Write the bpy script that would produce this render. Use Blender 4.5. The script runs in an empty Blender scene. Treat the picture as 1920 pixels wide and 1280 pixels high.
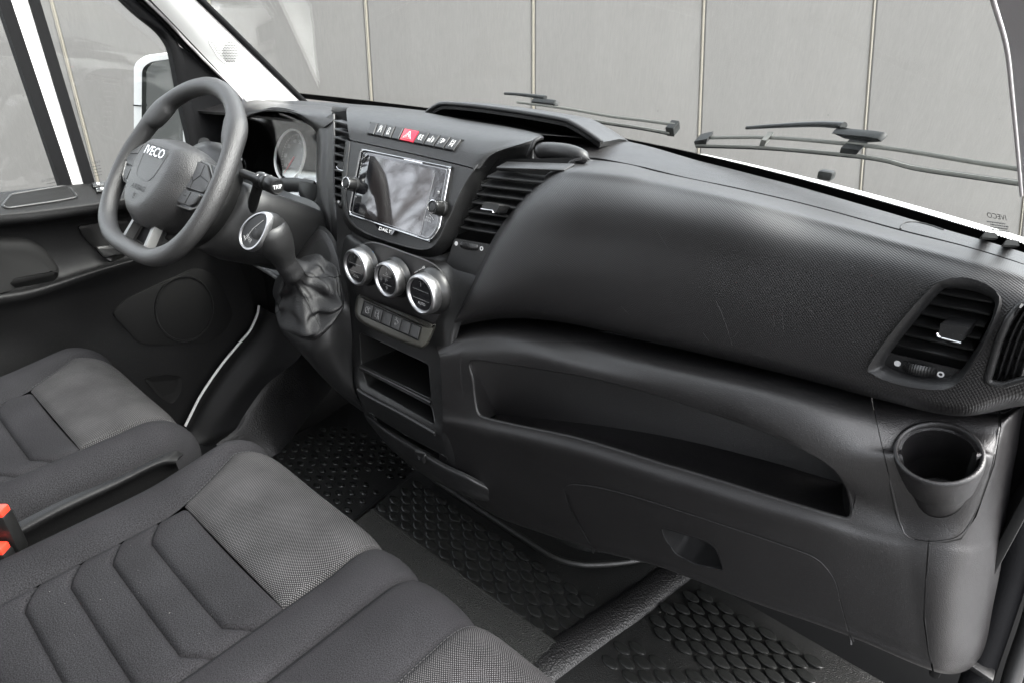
import bpy, bmesh, math, random
from mathutils import Vector as V, Matrix
from mathutils.bvhtree import BVHTree
random.seed(7)
SC = bpy.context.scene
COL = SC.collection
H = 1.16                      # eye height over the cab floor; points below are written relative to the eye, z is lifted by H when linked
F = 1165.0
RM = Matrix(((0.75581919, -0.31990306, 0.57131374), (0.6544531, 0.3414985, -0.6745887), (0.0207002, 0.88376513, 0.46747267)))
# ---------------------------------------------------------------- camera, sky, sun, exposure
cam = bpy.data.objects.new('camera', bpy.data.cameras.new('camera')); COL.objects.link(cam)
cam.data.sensor_width = 36; cam.data.lens = 36 * F / 1920; cam.data.clip_start = 0.02; cam.data.clip_end = 500
cam.matrix_world = Matrix.Translation((0, 0, H)) @ RM.to_4x4()
SC.camera = cam
SUN_EL, SUN_AZ = math.radians(52), math.radians(66)     # azimuth measured from +Y (vehicle front) towards +X
W = bpy.data.worlds.new('World'); SC.world = W; W.use_nodes = True
nt = W.node_tree; bg = nt.nodes['Background']
sky = nt.nodes.new('ShaderNodeTexSky'); sky.sky_type = 'NISHITA'; sky.sun_disc = False
sky.sun_elevation = SUN_EL; sky.sun_rotation = SUN_AZ; sky.air_density = 1.0; sky.dust_density = 4.0; sky.ozone_density = 1.0
hs = nt.nodes.new('ShaderNodeHueSaturation'); hs.inputs['Saturation'].default_value = 0.22
nt.links.new(sky.outputs[0], hs.inputs['Color']); nt.links.new(hs.outputs[0], bg.inputs['Color'])
bg.inputs['Strength'].default_value = 0.15
sl = bpy.data.lights.new('sun', 'SUN'); sl.energy = .5; sl.angle = math.radians(35); sl.color = (1, .97, .93)
so = bpy.data.objects.new('sun', sl); COL.objects.link(so); so.location = (2, -2, 6)
sd = V((math.sin(SUN_AZ) * math.cos(SUN_EL), math.cos(SUN_AZ) * math.cos(SUN_EL), math.sin(SUN_EL)))
so.rotation_euler = (-sd).to_track_quat('-Z', 'Y').to_euler()
vs = SC.view_settings; vs.view_transform = 'Standard'; vs.look = 'None'; vs.gamma = 1; vs.exposure = 3.3; vs.use_curve_mapping = False
SC.render.engine = 'CYCLES'
SC.cycles.max_bounces = 10; SC.cycles.diffuse_bounces = 5; SC.cycles.glossy_bounces = 4; SC.cycles.transparent_max_bounces = 12
SC.cycles.use_denoising = True
# ---------------------------------------------------------------- placing helpers
def ray(px, py): return (RM @ V((px - 960, 640 - py, -F))).normalized()
def P(px, py, y=None, x=None, z=None, pl=None):
    d = ray(px, py)
    if y is not None: return d * (y / d.y)
    if x is not None: return d * (x / d.x)
    if z is not None: return d * (z / d.z)
    p0, n = pl
    return d * (p0.dot(n) / d.dot(n))
def L(pts): return [P(a, b, c) for a, b, c in pts]            # (pixel x, pixel y, distance ahead)
def LX(pts): return [P(a, b, x=c) for a, b, c in pts]
def cr1(p0, p1, p2, p3, t):
    return 0.5 * ((2 * p1) + (p2 - p0) * t + (2 * p0 - 5 * p1 + 4 * p2 - p3) * t * t + (3 * p1 - p0 - 3 * p2 + p3) * t ** 3)
def cr(pts, n, closed=False):
    k = len(pts); out = []
    m = k if closed else k - 1
    for i in range(n):
        s = i * m / (n if closed else n - 1)
        j = min(int(s), m - 1); t = s - j
        if closed: a, b, c, d = pts[(j - 1) % k], pts[j % k], pts[(j + 1) % k], pts[(j + 2) % k]
        else:
            b, c = pts[j], pts[j + 1]
            a = pts[j - 1] if j > 0 else b * 2 - c
            d = pts[j + 2] if j + 2 < k else c * 2 - b
        out.append(cr1(a, b, c, d, t))
    return out
def resamp(pts, n, closed=False):                             # even spacing along a polyline
    q = list(pts) + ([pts[0]] if closed else [])
    d = [0]
    for a, b in zip(q, q[1:]): d.append(d[-1] + (b - a).length)
    out = []
    for i in range(n):
        s = d[-1] * i / (n if closed else n - 1)
        j = 0
        while j < len(q) - 2 and d[j + 1] < s: j += 1
        w = d[j + 1] - d[j]
        out.append(q[j].lerp(q[j + 1], (s - d[j]) / w if w > 1e-9 else 0))
    return out
# ---------------------------------------------------------------- mesh helpers
class M:
    def __init__(s): s.v = []; s.f = []
    def add(s, v, f):
        o = len(s.v); s.v += [V(a) for a in v]; s.f += [tuple(i + o for i in q) for q in f]; return s
    def grid(s, rows, closed=False):
        n = len(rows[0]); fs = []
        for i in range(len(rows) - 1):
            for j in range(n if closed else n - 1):
                k = (j + 1) % n
                fs.append((i * n + j, (i + 1) * n + j, (i + 1) * n + k, i * n + k))
        return s.add([p for r in rows for p in r], fs)
    def loft(s, loops, cap0=True, cap1=True):
        n = len(loops[0]); s.grid(loops, True)
        o = len(s.v) - n * len(loops)
        if cap0: s.f.append(tuple(range(o, o + n)))
        if cap1: s.f.append(tuple(reversed(range(len(s.v) - n, len(s.v)))))
        return s
    def tube(s, pts, r, k=8, closed=False, caps=True, up=None):
        n = len(pts); rows = []; u = None
        for i, p in enumerate(pts):
            t = (pts[(i + 1) % n] - pts[i - 1]) if closed else (pts[min(i + 1, n - 1)] - pts[max(i - 1, 0)])
            t = t.normalized() if t.length > 1e-9 else V((0, 0, 1))
            if u is None:
                u = t.cross(up or (V((0, 0, 1)) if abs(t.z) < .9 else V((1, 0, 0)))).normalized()
            u = (u - t * u.dot(t)).normalized(); w = t.cross(u)
            rr = r[i] if isinstance(r, list) else r
            ra, rb = rr if isinstance(rr, tuple) else (rr, rr)
            rows.append([p + u * (ra * math.cos(a)) + w * (rb * math.sin(a)) for a in [2 * math.pi * q / k for q in range(k)]])
        if closed: rows.append(rows[0]); return s.grid(rows, True)
        return s.loft(rows, caps, caps)
    def lathe(s, o, ax, prof, k=32, xd=None, cap=False):       # prof: (radius, height along ax)
        ax = ax.normalized(); u = (xd or (V((1, 0, 0)) if abs(ax.x) < .9 else V((0, 0, 1)))); u = (u - ax * u.dot(ax)).normalized(); w = ax.cross(u)
        rows = [[o + ax * h + (u * math.cos(a) + w * math.sin(a)) * r for a in [2 * math.pi * q / k for q in range(k)]] for r, h in prof]
        return s.loft(rows, cap, cap) if cap else s.grid(rows, True)
    def box(s, c, sx, sy, sz, X=V((1, 0, 0)), Y=V((0, 1, 0)), Z=V((0, 0, 1)), bev=0, seg=2):
        bm = bmesh.new(); bmesh.ops.create_cube(bm, size=1)
        for v in bm.verts: v.co = V((v.co.x * sx, v.co.y * sy, v.co.z * sz))
        if bev: bmesh.ops.bevel(bm, geom=bm.edges[:], offset=bev, segments=seg, affect='EDGES', profile=.5)
        bm.verts.index_update()
        s.add([c + X * v.co.x + Y * v.co.y + Z * v.co.z for v in bm.verts], [[v.index for v in f.verts] for f in bm.faces]); bm.free(); return s
def empty(name, loc):
    o = bpy.data.objects.new(name, None); COL.objects.link(o); o.location = V(loc) + V((0, 0, H)); o.empty_display_size = .05; return o
def wloc(o):
    p = V(o.location)
    while o.parent: o = o.parent; p += V(o.location)
    return p
def me_from(name, m, smooth=40, normals=True):
    me = bpy.data.meshes.new(name)
    me.from_pydata([tuple(v) for v in m.v], [], m.f); me.update()
    if normals:
        bm = bmesh.new(); bm.from_mesh(me); bmesh.ops.recalc_face_normals(bm, faces=bm.faces[:]); bm.to_mesh(me); bm.free()
    if smooth:
        me.shade_smooth(); me.set_sharp_from_angle(angle=math.radians(smooth))
    return me
def link(name, me, mat, parent=None, label=None):
    o = bpy.data.objects.new(name, me)
    lo = [min(v.co[i] for v in me.vertices) for i in range(3)]; hi = [max(v.co[i] for v in me.vertices) for i in range(3)]
    c = V([(a + b) / 2 for a, b in zip(lo, hi)])
    me.transform(Matrix.Translation(-c))
    COL.objects.link(o); w = c + V((0, 0, H))
    o.location = w
    if parent: o.parent = parent; o.location = w - wloc(parent)
    if mat:
        me.materials.clear(); me.materials.append(mat)
    if label: o['label'] = label
    return o
def mk(name, m, mat, parent=None, smooth=40, normals=True, label=None): return link(name, me_from(name, m, smooth, normals), mat, parent, label)
def tag(o, label=None, cat=None, group=None, kind=None):
    if label: o['label'] = label
    if cat: o['category'] = cat
    if group: o['group'] = group
    if kind: o['kind'] = kind
    return o
class Surf:                                                    # a panel through rows of points, top to bottom, each row left to right
    def __init__(s, rows, nu, nv):
        R = [cr(r, nu) for r in rows]
        cols = [cr([r[j] for r in R], nv) for j in range(nu)]
        s.set([[cols[j][i] for j in range(nu)] for i in range(nv)])
    def set(s, rows):
        s.rows = rows
        nv, nu = len(rows), len(rows[0])
        s.vs = [p for r in rows for p in r]
        s.fs = [(i * nu + j, (i + 1) * nu + j, (i + 1) * nu + j + 1, i * nu + j + 1) for i in range(nv - 1) for j in range(nu - 1)]
        s.bvh = BVHTree.FromPolygons(s.vs, s.fs)
    def hit(s, px, py, dflt=.7):
        d = ray(px, py); r = s.bvh.ray_cast(V((0, 0, 0)), d)
        if r[0] is None:
            p = P(px, py, dflt); q = s.bvh.find_nearest(p); n = q[1]
            return p, (n if n.dot(d) < 0 else -n)
        n = r[1]
        return r[0], (n if n.dot(d) < 0 else -n)
    def on(s, px, py, off=0):
        p, n = s.hit(px, py); return p + n * off
    def solid(s, t=.004):
        nv, nu = len(s.rows), len(s.rows[0]); m = M(); N = []
        for i in range(nv):
            for j in range(nu):
                a = s.rows[i][min(j + 1, nu - 1)] - s.rows[i][max(j - 1, 0)]; b = s.rows[min(i + 1, nv - 1)][j] - s.rows[max(i - 1, 0)][j]
                n = b.cross(a); n = n.normalized() if n.length > 1e-12 else V((0, -1, 0))
                N.append(n)
        k0 = (nv // 2) * nu + nu // 2
        if N[k0].dot(s.vs[k0]) > 0: N = [-n for n in N]
        m.v = list(s.vs) + [p - n * t for p, n in zip(s.vs, N)]
        k = nv * nu; m.f = list(s.fs) + [tuple(reversed([q + k for q in f])) for f in s.fs]
        rim = [j for j in range(nu)] + [i * nu + nu - 1 for i in range(1, nv)] + [(nv - 1) * nu + j for j in range(nu - 2, -1, -1)] + [i * nu for i in range(nv - 2, 0, -1)]
        for a, b in zip(rim, rim[1:] + rim[:1]): m.f.append((a, b, b + k, a + k))
        return m
def cutter(loop, y0, y1):
    m = M(); m.loft([[P(a, b, y0) for a, b in loop], [P(a, b, y1) for a, b in loop]]); return m
def boolop(me, cutters, op='DIFFERENCE'):
    for c in cutters:
        for slf in (False, True):
            o = bpy.data.objects.new('work', me); COL.objects.link(o)
            k = bpy.data.objects.new('cut', me_from('cut', c, 0)); COL.objects.link(k)
            md = o.modifiers.new('b', 'BOOLEAN'); md.operation = op; md.object = k; md.solver = 'EXACT'; md.use_self = slf
            dg = bpy.context.evaluated_depsgraph_get(); dg.update()
            r = bpy.data.meshes.new_from_object(o.evaluated_get(dg))
            for q in (k, o): bpy.data.objects.remove(q)
            if len(r.vertices): break
        me = r
    return me
def resmooth(me, a=35):
    me.shade_smooth(); me.set_sharp_from_angle(angle=math.radians(a)); return me
def rnd(loop, n=64, it=2):                                     # soften a closed pixel outline
    q = [V((a, b, 0)) for a, b in loop]; q = cr(q, n, True); return [(p.x, p.y) for p in q]
def poly(loop, r=3, seg=3):                                    # straight-sided outline with rounded corners (2-D)
    out = []; n = len(loop)
    for i in range(n):
        p = V((*loop[i], 0)); a = V((*loop[i - 1], 0)); b = V((*loop[(i + 1) % n], 0))
        ra = min(r, (a - p).length * .45); rb = min(r, (b - p).length * .45)
        A = p + (a - p).normalized() * ra; B = p + (b - p).normalized() * rb
        for k in range(seg + 1):
            t = k / seg; q = A * (1 - t) ** 2 + p * 2 * t * (1 - t) + B * t * t; out.append((q.x, q.y))
    return out
def inset(loop, d):
    n = len(loop); A = sum(loop[i][0] * loop[(i + 1) % n][1] - loop[(i + 1) % n][0] * loop[i][1] for i in range(n))
    sg = 1 if A > 0 else -1; out = []
    for i in range(n):
        tx, ty = loop[(i + 1) % n][0] - loop[i - 1][0], loop[(i + 1) % n][1] - loop[i - 1][1]; l = math.hypot(tx, ty) or 1
        out.append((loop[i][0] - ty / l * d * sg, loop[i][1] + tx / l * d * sg))
    return out
def quadmap(q, fn):                                            # q: four pixel corners TL TR BR BL; fn(px,py)->point
    (a, b, c, d) = q
    def g(s, t):
        x = (a[0] * (1 - s) + b[0] * s) * (1 - t) + (d[0] * (1 - s) + c[0] * s) * t
        y = (a[1] * (1 - s) + b[1] * s) * (1 - t) + (d[1] * (1 - s) + c[1] * s) * t
        return fn(x, y)
    return g
_fonts = {}
def text_mesh(body):
    c = bpy.data.curves.new('t', 'FONT'); c.body = body; c.size = 1; c.align_x = 'LEFT'; c.resolution_u = 3
    o = bpy.data.objects.new('t', c); COL.objects.link(o)
    dg = bpy.context.evaluated_depsgraph_get(); dg.update()
    me = bpy.data.meshes.new_from_object(o.evaluated_get(dg)); bpy.data.objects.remove(o)
    vs_ = [V(v.co) for v in me.vertices]; fs_ = [tuple(p.vertices) for p in me.polygons]
    x0, x1 = min(v.x for v in vs_), max(v.x for v in vs_); y0, y1 = min(v.y for v in vs_), max(v.y for v in vs_)
    return [((v.x - x0) / (x1 - x0), (v.y - y0) / (y1 - y0)) for v in vs_], fs_
def text_on(name, body, g, mat, parent, mirror=False):         # g(s,t): s to the right, t downwards
    uv, fs_ = text_mesh(body); m = M()
    m.add([g(1 - u if mirror else u, 1 - v) for u, v in uv], fs_)
    return mk(name, m, mat, parent, 0)
def marks(name, lines, g, r, mat, parent):
    m = M()
    for l in lines: m.tube([g(a, b) for a, b in l], r, 4)
    return mk(name, m, mat, parent, 30)
def circ2(cx, cy, rx, ry, n=14, a0=0, a1=360): return [(cx + rx * math.cos(math.radians(a0 + (a1 - a0) * i / n)), cy + ry * math.sin(math.radians(a0 + (a1 - a0) * i / n))) for i in range(n + 1)]
# ---------------------------------------------------------------- materials
def mat(name, col, rough=.5, metal=0, spec=.5, coat=0, emit=None):
    m = bpy.data.materials.new(name); m.use_nodes = True; b = m.node_tree.nodes['Principled BSDF']
    b.inputs['Base Color'].default_value = (*col, 1) if not isinstance(col, float) else (col, col, col, 1)
    b.inputs['Roughness'].default_value = rough; b.inputs['Metallic'].default_value = metal; b.inputs['Specular IOR Level'].default_value = spec
    b.inputs['Coat Weight'].default_value = coat
    return m
def N(m, t, **k):
    n = m.node_tree.nodes.new('ShaderNode' + t)
    for a, v in k.items():
        if a in n.inputs: n.inputs[a].default_value = v
        else: setattr(n, a, v)
    return n
def lk(m, a, b): m.node_tree.links.new(a, b)
def grain(m, scale, dist, kind='noise', strength=1, wear=.0):
    b = m.node_tree.nodes['Principled BSDF']; tc = N(m, 'TexCoord'); bp = N(m, 'Bump'); bp.inputs['Distance'].default_value = dist; bp.inputs['Strength'].default_value = strength
    if kind == 'noise':
        t = N(m, 'TexNoise'); t.inputs['Scale'].default_value = scale; t.inputs['Detail'].default_value = 2; o = t.outputs['Fac']
    else:
        t = N(m, 'TexVoronoi'); t.inputs['Scale'].default_value = scale; t.feature = 'F1'; o = t.outputs['Distance']
    lk(m, tc.outputs['Object'], t.inputs['Vector']); lk(m, o, bp.inputs['Height']); lk(m, bp.outputs[0], b.inputs['Normal'])
    if wear:                                                   # faint dust and handling marks: roughness and a trace of pale dust
        t2 = N(m, 'TexNoise'); t2.inputs['Scale'].default_value = 9; t2.inputs['Detail'].default_value = 6; t2.inputs['Roughness'].default_value = .7
        lk(m, tc.outputs['Object'], t2.inputs['Vector'])
        mr = N(m, 'MapRange'); mr.inputs[1].default_value = .35; mr.inputs[2].default_value = .75
        r0 = b.inputs['Roughness'].default_value; mr.inputs[3].default_value = r0 - wear; mr.inputs[4].default_value = r0 + wear
        lk(m, t2.outputs['Fac'], mr.inputs[0]); lk(m, mr.outputs[0], b.inputs['Roughness'])
        t3 = N(m, 'TexNoise'); t3.inputs['Scale'].default_value = 700; t3.inputs['Detail'].default_value = 1; lk(m, tc.outputs['Object'], t3.inputs['Vector'])
        m3 = N(m, 'MapRange'); m3.inputs[1].default_value = .66; m3.inputs[2].default_value = .76; lk(m, t3.outputs['Fac'], m3.inputs[0])
        mx = N(m, 'Mix', data_type='RGBA'); c = b.inputs['Base Color'].default_value
        mx.inputs[6].default_value = c; mx.inputs[7].default_value = (c[0] * 3 + .02, c[1] * 3 + .02, c[2] * 3 + .02, 1)
        lk(m, m3.outputs[0], mx.inputs[0]); lk(m, mx.outputs[2], b.inputs['Base Color'])
    return m
K = {}
K['dash'] = grain(mat('dash_plastic', (.0070, .0065, .0068), .39), 900, .0006, wear=.06)
K['dashlow'] = grain(mat('lower_dash_plastic', (.0072, .0068, .0070), .43), 1100, .0005, wear=.07)
K['pod'] = grain(mat('pod_plastic', (.007, .007, .007), .40), 650, .0009, wear=.04)
K['smooth'] = grain(mat('smooth_plastic', (.009, .009, .0092), .42, spec=.4), 1500, .0002, wear=.05)
K['gloss'] = mat('gloss_black', (.006, .006, .007), .08, coat=.5)
K['satin'] = mat('satin_black', (.006, .006, .006), .36, spec=.35)
K['matte'] = mat('matte_black', (.005, .005, .005), .75, spec=.2)
K['rubber'] = grain(mat('rubber_seal', (.0045, .0045, .005), .7, spec=.1), 700, .0004)
K['mat_rubber'] = grain(mat('mat_rubber', (.0075, .0077, .0074), .36, spec=.45), 420, .0012, wear=.08)
K['stud'] = mat('stud_rubber', (.010, .0104, .010), .19)
K['matedge'] = grain(mat('mat_border_rubber', (.017, .0175, .0162), .55, spec=.3), 330, .006, wear=.08)
K['leather'] = grain(mat('wheel_rim_grain', (.0155, .0152, .0153), .42), 620, .0006, 'voronoi')
K['gaiter'] = grain(mat('gaiter_leather', (.0075, .0075, .008), .48, spec=.35), 600, .0006, 'voronoi')
K['chrome'] = mat('chrome', (.50, .50, .505), .2, 1)
K['silver'] = mat('satin_silver', (.36, .36, .365), .36, 1)
K['silverp'] = grain(mat('silver_paint_plastic', (.07, .07, .068), .38), 900, .0002)
K['white_print'] = mat('white_print', (.50, .50, .50), .6, spec=.2)
K['grey_print'] = mat('grey_print', (.005, .005, .005), .6, spec=.2)
K['blue_print'] = mat('blue_print', (.05, .18, .5), .5)
K['red'] = mat('red_button', (.42, .012, .03), .4)
K['redbuckle'] = mat('buckle_red', (.62, .03, .015), .35)
K['white'] = mat('white_paint', (.60, .60, .595), .3, coat=.4)
K['trim'] = grain(mat('pillar_trim', (.70, .695, .685), .55), 700, .00006)
K['trimgrey'] = grain(mat('grey_trim', (.30, .285, .288), .6, spec=.2), 700, .0003)
K['darktrim'] = grain(mat('dark_trim', (.02, .02, .02), .55, spec=.25), 700, .0003)
K['screen'] = mat('screen_glass', (.014, .012, .012), .05, coat=1.0, spec=.8); K['screen'].node_tree.nodes['Principled BSDF'].inputs['Coat IOR'].default_value = 1.45; K['screen'].node_tree.nodes['Principled BSDF'].inputs['Coat Roughness'].default_value = .05
K['ringwhite'] = mat('pale_dial_ring', (.75, .75, .74), .25)
K['scuff'] = mat('scuff_mark', (.022, .021, .021), .6, spec=.3)
K['grit'] = mat('pale_grit', (.12, .115, .105), .9)
K['thread'] = mat('grey_thread', (.030, .030, .031), .9)
K['bar'] = grain(mat('button_bar_plastic', (.035, .034, .029), .38), 900, .0002)
K['gauge'] = mat('gauge_black', (.006, .006, .006), .2)
K['mirror'] = mat('mirror_glass', (.16, .17, .17), .03, 1)
K['icon'] = mat('icon_print', (.26, .26, .26), .6, spec=.2)
K['frit'] = mat('frit_black', (.004, .004, .004), .8, spec=.05)
K['etch'] = mat('etched_print', (.03, .03, .03), .6)
K['wiper'] = mat('wiper_black', (.006, .007, .007), .5, spec=.2)
K['wipermetal'] = mat('wiper_metal', (.10, .10, .092), .6, spec=.3)
def dots(name, col, scale, dist, rough, spec=.5):              # moulded dot grain of the soft dash panel
    m = mat(name, col, rough, spec=spec); b = m.node_tree.nodes['Principled BSDF']; tc = N(m, 'TexCoord'); uv = tc.outputs['UV']
    sp = N(m, 'SeparateXYZ'); lk(m, uv, sp.inputs[0])
    def sn(sock, off=0):
        a = N(m, 'Math', operation='MULTIPLY_ADD'); a.inputs[1].default_value = scale; a.inputs[2].default_value = off; lk(m, sock, a.inputs[0])
        s_ = N(m, 'Math', operation='SINE'); lk(m, a.outputs[0], s_.inputs[0]); return s_.outputs[0]
    p = N(m, 'Math', operation='MULTIPLY'); lk(m, sn(sp.outputs[0]), p.inputs[0]); lk(m, sn(sp.outputs[1]), p.inputs[1])
    bp = N(m, 'Bump'); bp.inputs['Distance'].default_value = dist; lk(m, p.outputs[0], bp.inputs['Height']); lk(m, bp.outputs[0], b.inputs['Normal'])
    return m, p.outputs[0]
K['airbag'], _ = dots('dotted_soft_panel', (.0095, .0091, .0093), 2 * math.pi / .0036, .00018, .40)
def cloth(name, col, sc):
    m = mat(name, col, 1.0, spec=.05); b = m.node_tree.nodes['Principled BSDF']; tc = N(m, 'TexCoord')
    t = N(m, 'TexNoise'); t.inputs['Scale'].default_value = sc; t.inputs['Detail'].default_value = 1; lk(m, tc.outputs['UV'], t.inputs['Vector'])
    t2 = N(m, 'TexNoise'); t2.inputs['Scale'].default_value = 11; t2.inputs['Detail'].default_value = 6; lk(m, tc.outputs['UV'], t2.inputs['Vector'])
    a = N(m, 'MapRange'); a.inputs[1].default_value = .3; a.inputs[2].default_value = .7; a.inputs[3].default_value = .4; a.inputs[4].default_value = 1.7; lk(m, t.outputs['Fac'], a.inputs[0])
    c = N(m, 'MapRange'); c.inputs[1].default_value = .3; c.inputs[2].default_value = .7; c.inputs[3].default_value = .85; c.inputs[4].default_value = 1.15; lk(m, t2.outputs['Fac'], c.inputs[0])
    p = N(m, 'Math', operation='MULTIPLY'); lk(m, a.outputs[0], p.inputs[0]); lk(m, c.outputs[0], p.inputs[1])
    vm = N(m, 'VectorMath', operation='SCALE'); vm.inputs[0].default_value = col; lk(m, p.outputs[0], vm.inputs['Scale']); lk(m, vm.outputs[0], b.inputs['Base Color'])
    bp = N(m, 'Bump'); bp.inputs['Distance'].default_value = .00015; lk(m, t.outputs['Fac'], bp.inputs['Height']); lk(m, bp.outputs[0], b.inputs['Normal'])
    return m
def fabric(name, c0, c1, per, bump, lo, hi):
    m, h = dots(name, c0, 2 * math.pi / per, bump, 1.0, .05); b = m.node_tree.nodes['Principled BSDF']
    mr = N(m, 'MapRange'); mr.inputs[1].default_value = lo; mr.inputs[2].default_value = hi; lk(m, h, mr.inputs[0])
    tc = N(m, 'TexCoord'); t = N(m, 'TexNoise'); t.inputs['Scale'].default_value = 14; t.inputs['Detail'].default_value = 5; lk(m, tc.outputs['Object'], t.inputs['Vector'])
    mx = N(m, 'Mix', data_type='RGBA'); mx.inputs[6].default_value = (*c0, 1); mx.inputs[7].default_value = (*c1, 1); lk(m, mr.outputs[0], mx.inputs[0])
    m2 = N(m, 'MapRange'); m2.inputs[1].default_value = .3; m2.inputs[2].default_value = .7; m2.inputs[3].default_value = .8; m2.inputs[4].default_value = 1.2; lk(m, t.outputs['Fac'], m2.inputs[0])
    vm = N(m, 'VectorMath', operation='SCALE'); lk(m, mx.outputs[2], vm.inputs[0]); lk(m, m2.outputs[0], vm.inputs['Scale']); lk(m, vm.outputs[0], b.inputs['Base Color'])
    return m
K['door'] = grain(mat('door_plastic', (.0045, .0045, .0047), .55, spec=.2), 900, .0004, wear=.05)
K['seat'] = cloth('seat_weave', (.0125, .0123, .0133), 650)
K['seatlight'] = fabric('seat_light_weave', (.010, .0098, .010), (.092, .09, .092), .0036, .0002, 0, 1)
def glass(name, tint=(1, 1, 1), rough=.0, f0=.03):             # Schlick reflection over clear transmission, the same from both sides
    m = bpy.data.materials.new(name); m.use_nodes = True; t = m.node_tree; t.nodes.clear()
    o = t.nodes.new('ShaderNodeOutputMaterial'); mx = t.nodes.new('ShaderNodeMixShader')
    lw = t.nodes.new('ShaderNodeLayerWeight'); pw = t.nodes.new('ShaderNodeMath'); pw.operation = 'POWER'; pw.inputs[1].default_value = 5
    ma = t.nodes.new('ShaderNodeMath'); ma.operation = 'MULTIPLY_ADD'; ma.inputs[1].default_value = 1 - f0; ma.inputs[2].default_value = f0
    t.links.new(lw.outputs['Facing'], pw.inputs[0]); t.links.new(pw.outputs[0], ma.inputs[0])
    tr = t.nodes.new('ShaderNodeBsdfTransparent'); tr.inputs[0].default_value = (*tint, 1); gl = t.nodes.new('ShaderNodeBsdfGlossy'); gl.inputs['Roughness'].default_value = rough
    lw.inputs['Blend'].default_value = .5
    t.links.new(ma.outputs[0], mx.inputs[0]); t.links.new(tr.outputs[0], mx.inputs[1]); t.links.new(gl.outputs[0], mx.inputs[2]); t.links.new(mx.outputs[0], o.inputs[0]); return m
K['glass'] = glass('window_glass', (.95, .965, .955))
K['lens'] = glass('clear_lens', (.97, .97, .97), .02, .075)
# ================================================================ SETTING: ground, wall, floor
GZ = -1.16 - .62                                               # street level under the cab floor
m = M().box(V((0, 0, GZ - .05)), 160, 160, .1)
gm = grain(mat('asphalt', (.075, .073, .07), .85), 60, .01)
tag(mk('ground', m, gm, smooth=0), kind='structure')
# garage wall of upright steel boards, square to the view
wa = V((-.646, .763, 0)); WP = (wa * 3.3, wa)
seams = [(-480, .40), (-195, .34), (97, .257), (392, .15), (685, .063), (1000, 0), (1320, -.037), (1640, -.076), (1960, -.11), (2290, -.14), (2640, -.17)]
def wallpt(x0, s, z, off=0):
    a = P(x0, 0, pl=WP); b = P(x0 + s * 300, 300, pl=WP); t = (z - a.z) / (b.z - a.z); return a.lerp(b, t) - wa * off
wm = mat('board_steel', (.122, .1175, .113), .9, spec=.15)
def wallmat():
    b = wm.node_tree.nodes['Principled BSDF']; tc = N(wm, 'TexCoord')
    mp = N(wm, 'Mapping'); mp.inputs['Scale'].default_value = (3, 3, .35); lk(wm, tc.outputs['Object'], mp.inputs[0])
    n1 = N(wm, 'TexNoise'); n1.inputs['Scale'].default_value = 4; n1.inputs['Detail'].default_value = 8; n1.inputs['Roughness'].default_value = .65; lk(wm, mp.outputs[0], n1.inputs['Vector'])
    n2 = N(wm, 'TexNoise'); n2.inputs['Scale'].default_value = 60; n2.inputs['Detail'].default_value = 3; lk(wm, mp.outputs[0], n2.inputs['Vector'])
    v = N(wm, 'TexVoronoi'); v.inputs['Scale'].default_value = 5; lk(wm, tc.outputs['Object'], v.inputs['Vector'])
    mr = N(wm, 'MapRange'); mr.inputs[1].default_value = .02; mr.inputs[2].default_value = .035; mr.inputs[3].default_value = .75; mr.inputs[4].default_value = 1; lk(wm, v.outputs['Distance'], mr.inputs[0])
    m1 = N(wm, 'MapRange'); m1.inputs[1].default_value = .3; m1.inputs[2].default_value = .7; m1.inputs[3].default_value = .965; m1.inputs[4].default_value = 1.03; lk(wm, n1.outputs['Fac'], m1.inputs[0])
    m2 = N(wm, 'MapRange'); m2.inputs[1].default_value = .3; m2.inputs[2].default_value = .7; m2.inputs[3].default_value = .95; m2.inputs[4].default_value = 1.05; lk(wm, n2.outputs['Fac'], m2.inputs[0])
    a = N(wm, 'Math', operation='MULTIPLY'); lk(wm, m1.outputs[0], a.inputs[0]); lk(wm, m2.outputs[0], a.inputs[1])
    c = N(wm, 'Math', operation='MULTIPLY'); lk(wm, a.outputs[0], c.inputs[0]); lk(wm, mr.outputs[0], c.inputs[1])
    vm = N(wm, 'VectorMath', operation='SCALE'); vm.inputs[0].default_value = (.122, .1175, .113); lk(wm, c.outputs[0], vm.inputs['Scale']); lk(wm, vm.outputs[0], b.inputs['Base Color'])
wallmat()
wj = grain(mat('board_joint', (.175, .160, .132), .9), 80, .002); wjd = mat('joint_bead_tan', (.15, .138, .118), .8)  # bead along each joint in a slightly deeper tan than the strip
wall = empty('garage_wall', wallpt(1000, 0, GZ)); tag(wall, 'grey steel board wall with upright tan joints outside the windows', 'wall')
ZT = .5
for (xa, sa), (xb, sb) in zip(seams, seams[1:]):
    q = [(wallpt(xa, sa, GZ), wallpt(xb, sb, GZ)), (wallpt(xa, sa, ZT), wallpt(xb, sb, ZT))]
    e = .007; m = M(); loops = []
    for off, ins in ((-.03, 0), (.0, 0), (.006, .006)):
        k = []
        for (a, b), fl in ((q[0], 0), (q[1], 1)):
            d = (b - a).normalized(); a2 = a + d * (e + ins) - wa * off; b2 = b - d * (e + ins) - wa * off
            mids = [a2.lerp(b2, t) - wa * (h if off > 0 else 0) for t, h in ((.30, .006), (.62, .008), (.85, .005))]
            ln = [a2] + mids + [b2]
            k += ln if not fl else ln[::-1]
        loops.append(k)
    m.loft(loops, True, False); c_ = loops[-1]
    m.add(c_, [(i_, 9 - i_, 8 - i_, i_ + 1) for i_ in range(4)]); mk('board', m, wm, wall, 20)
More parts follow.
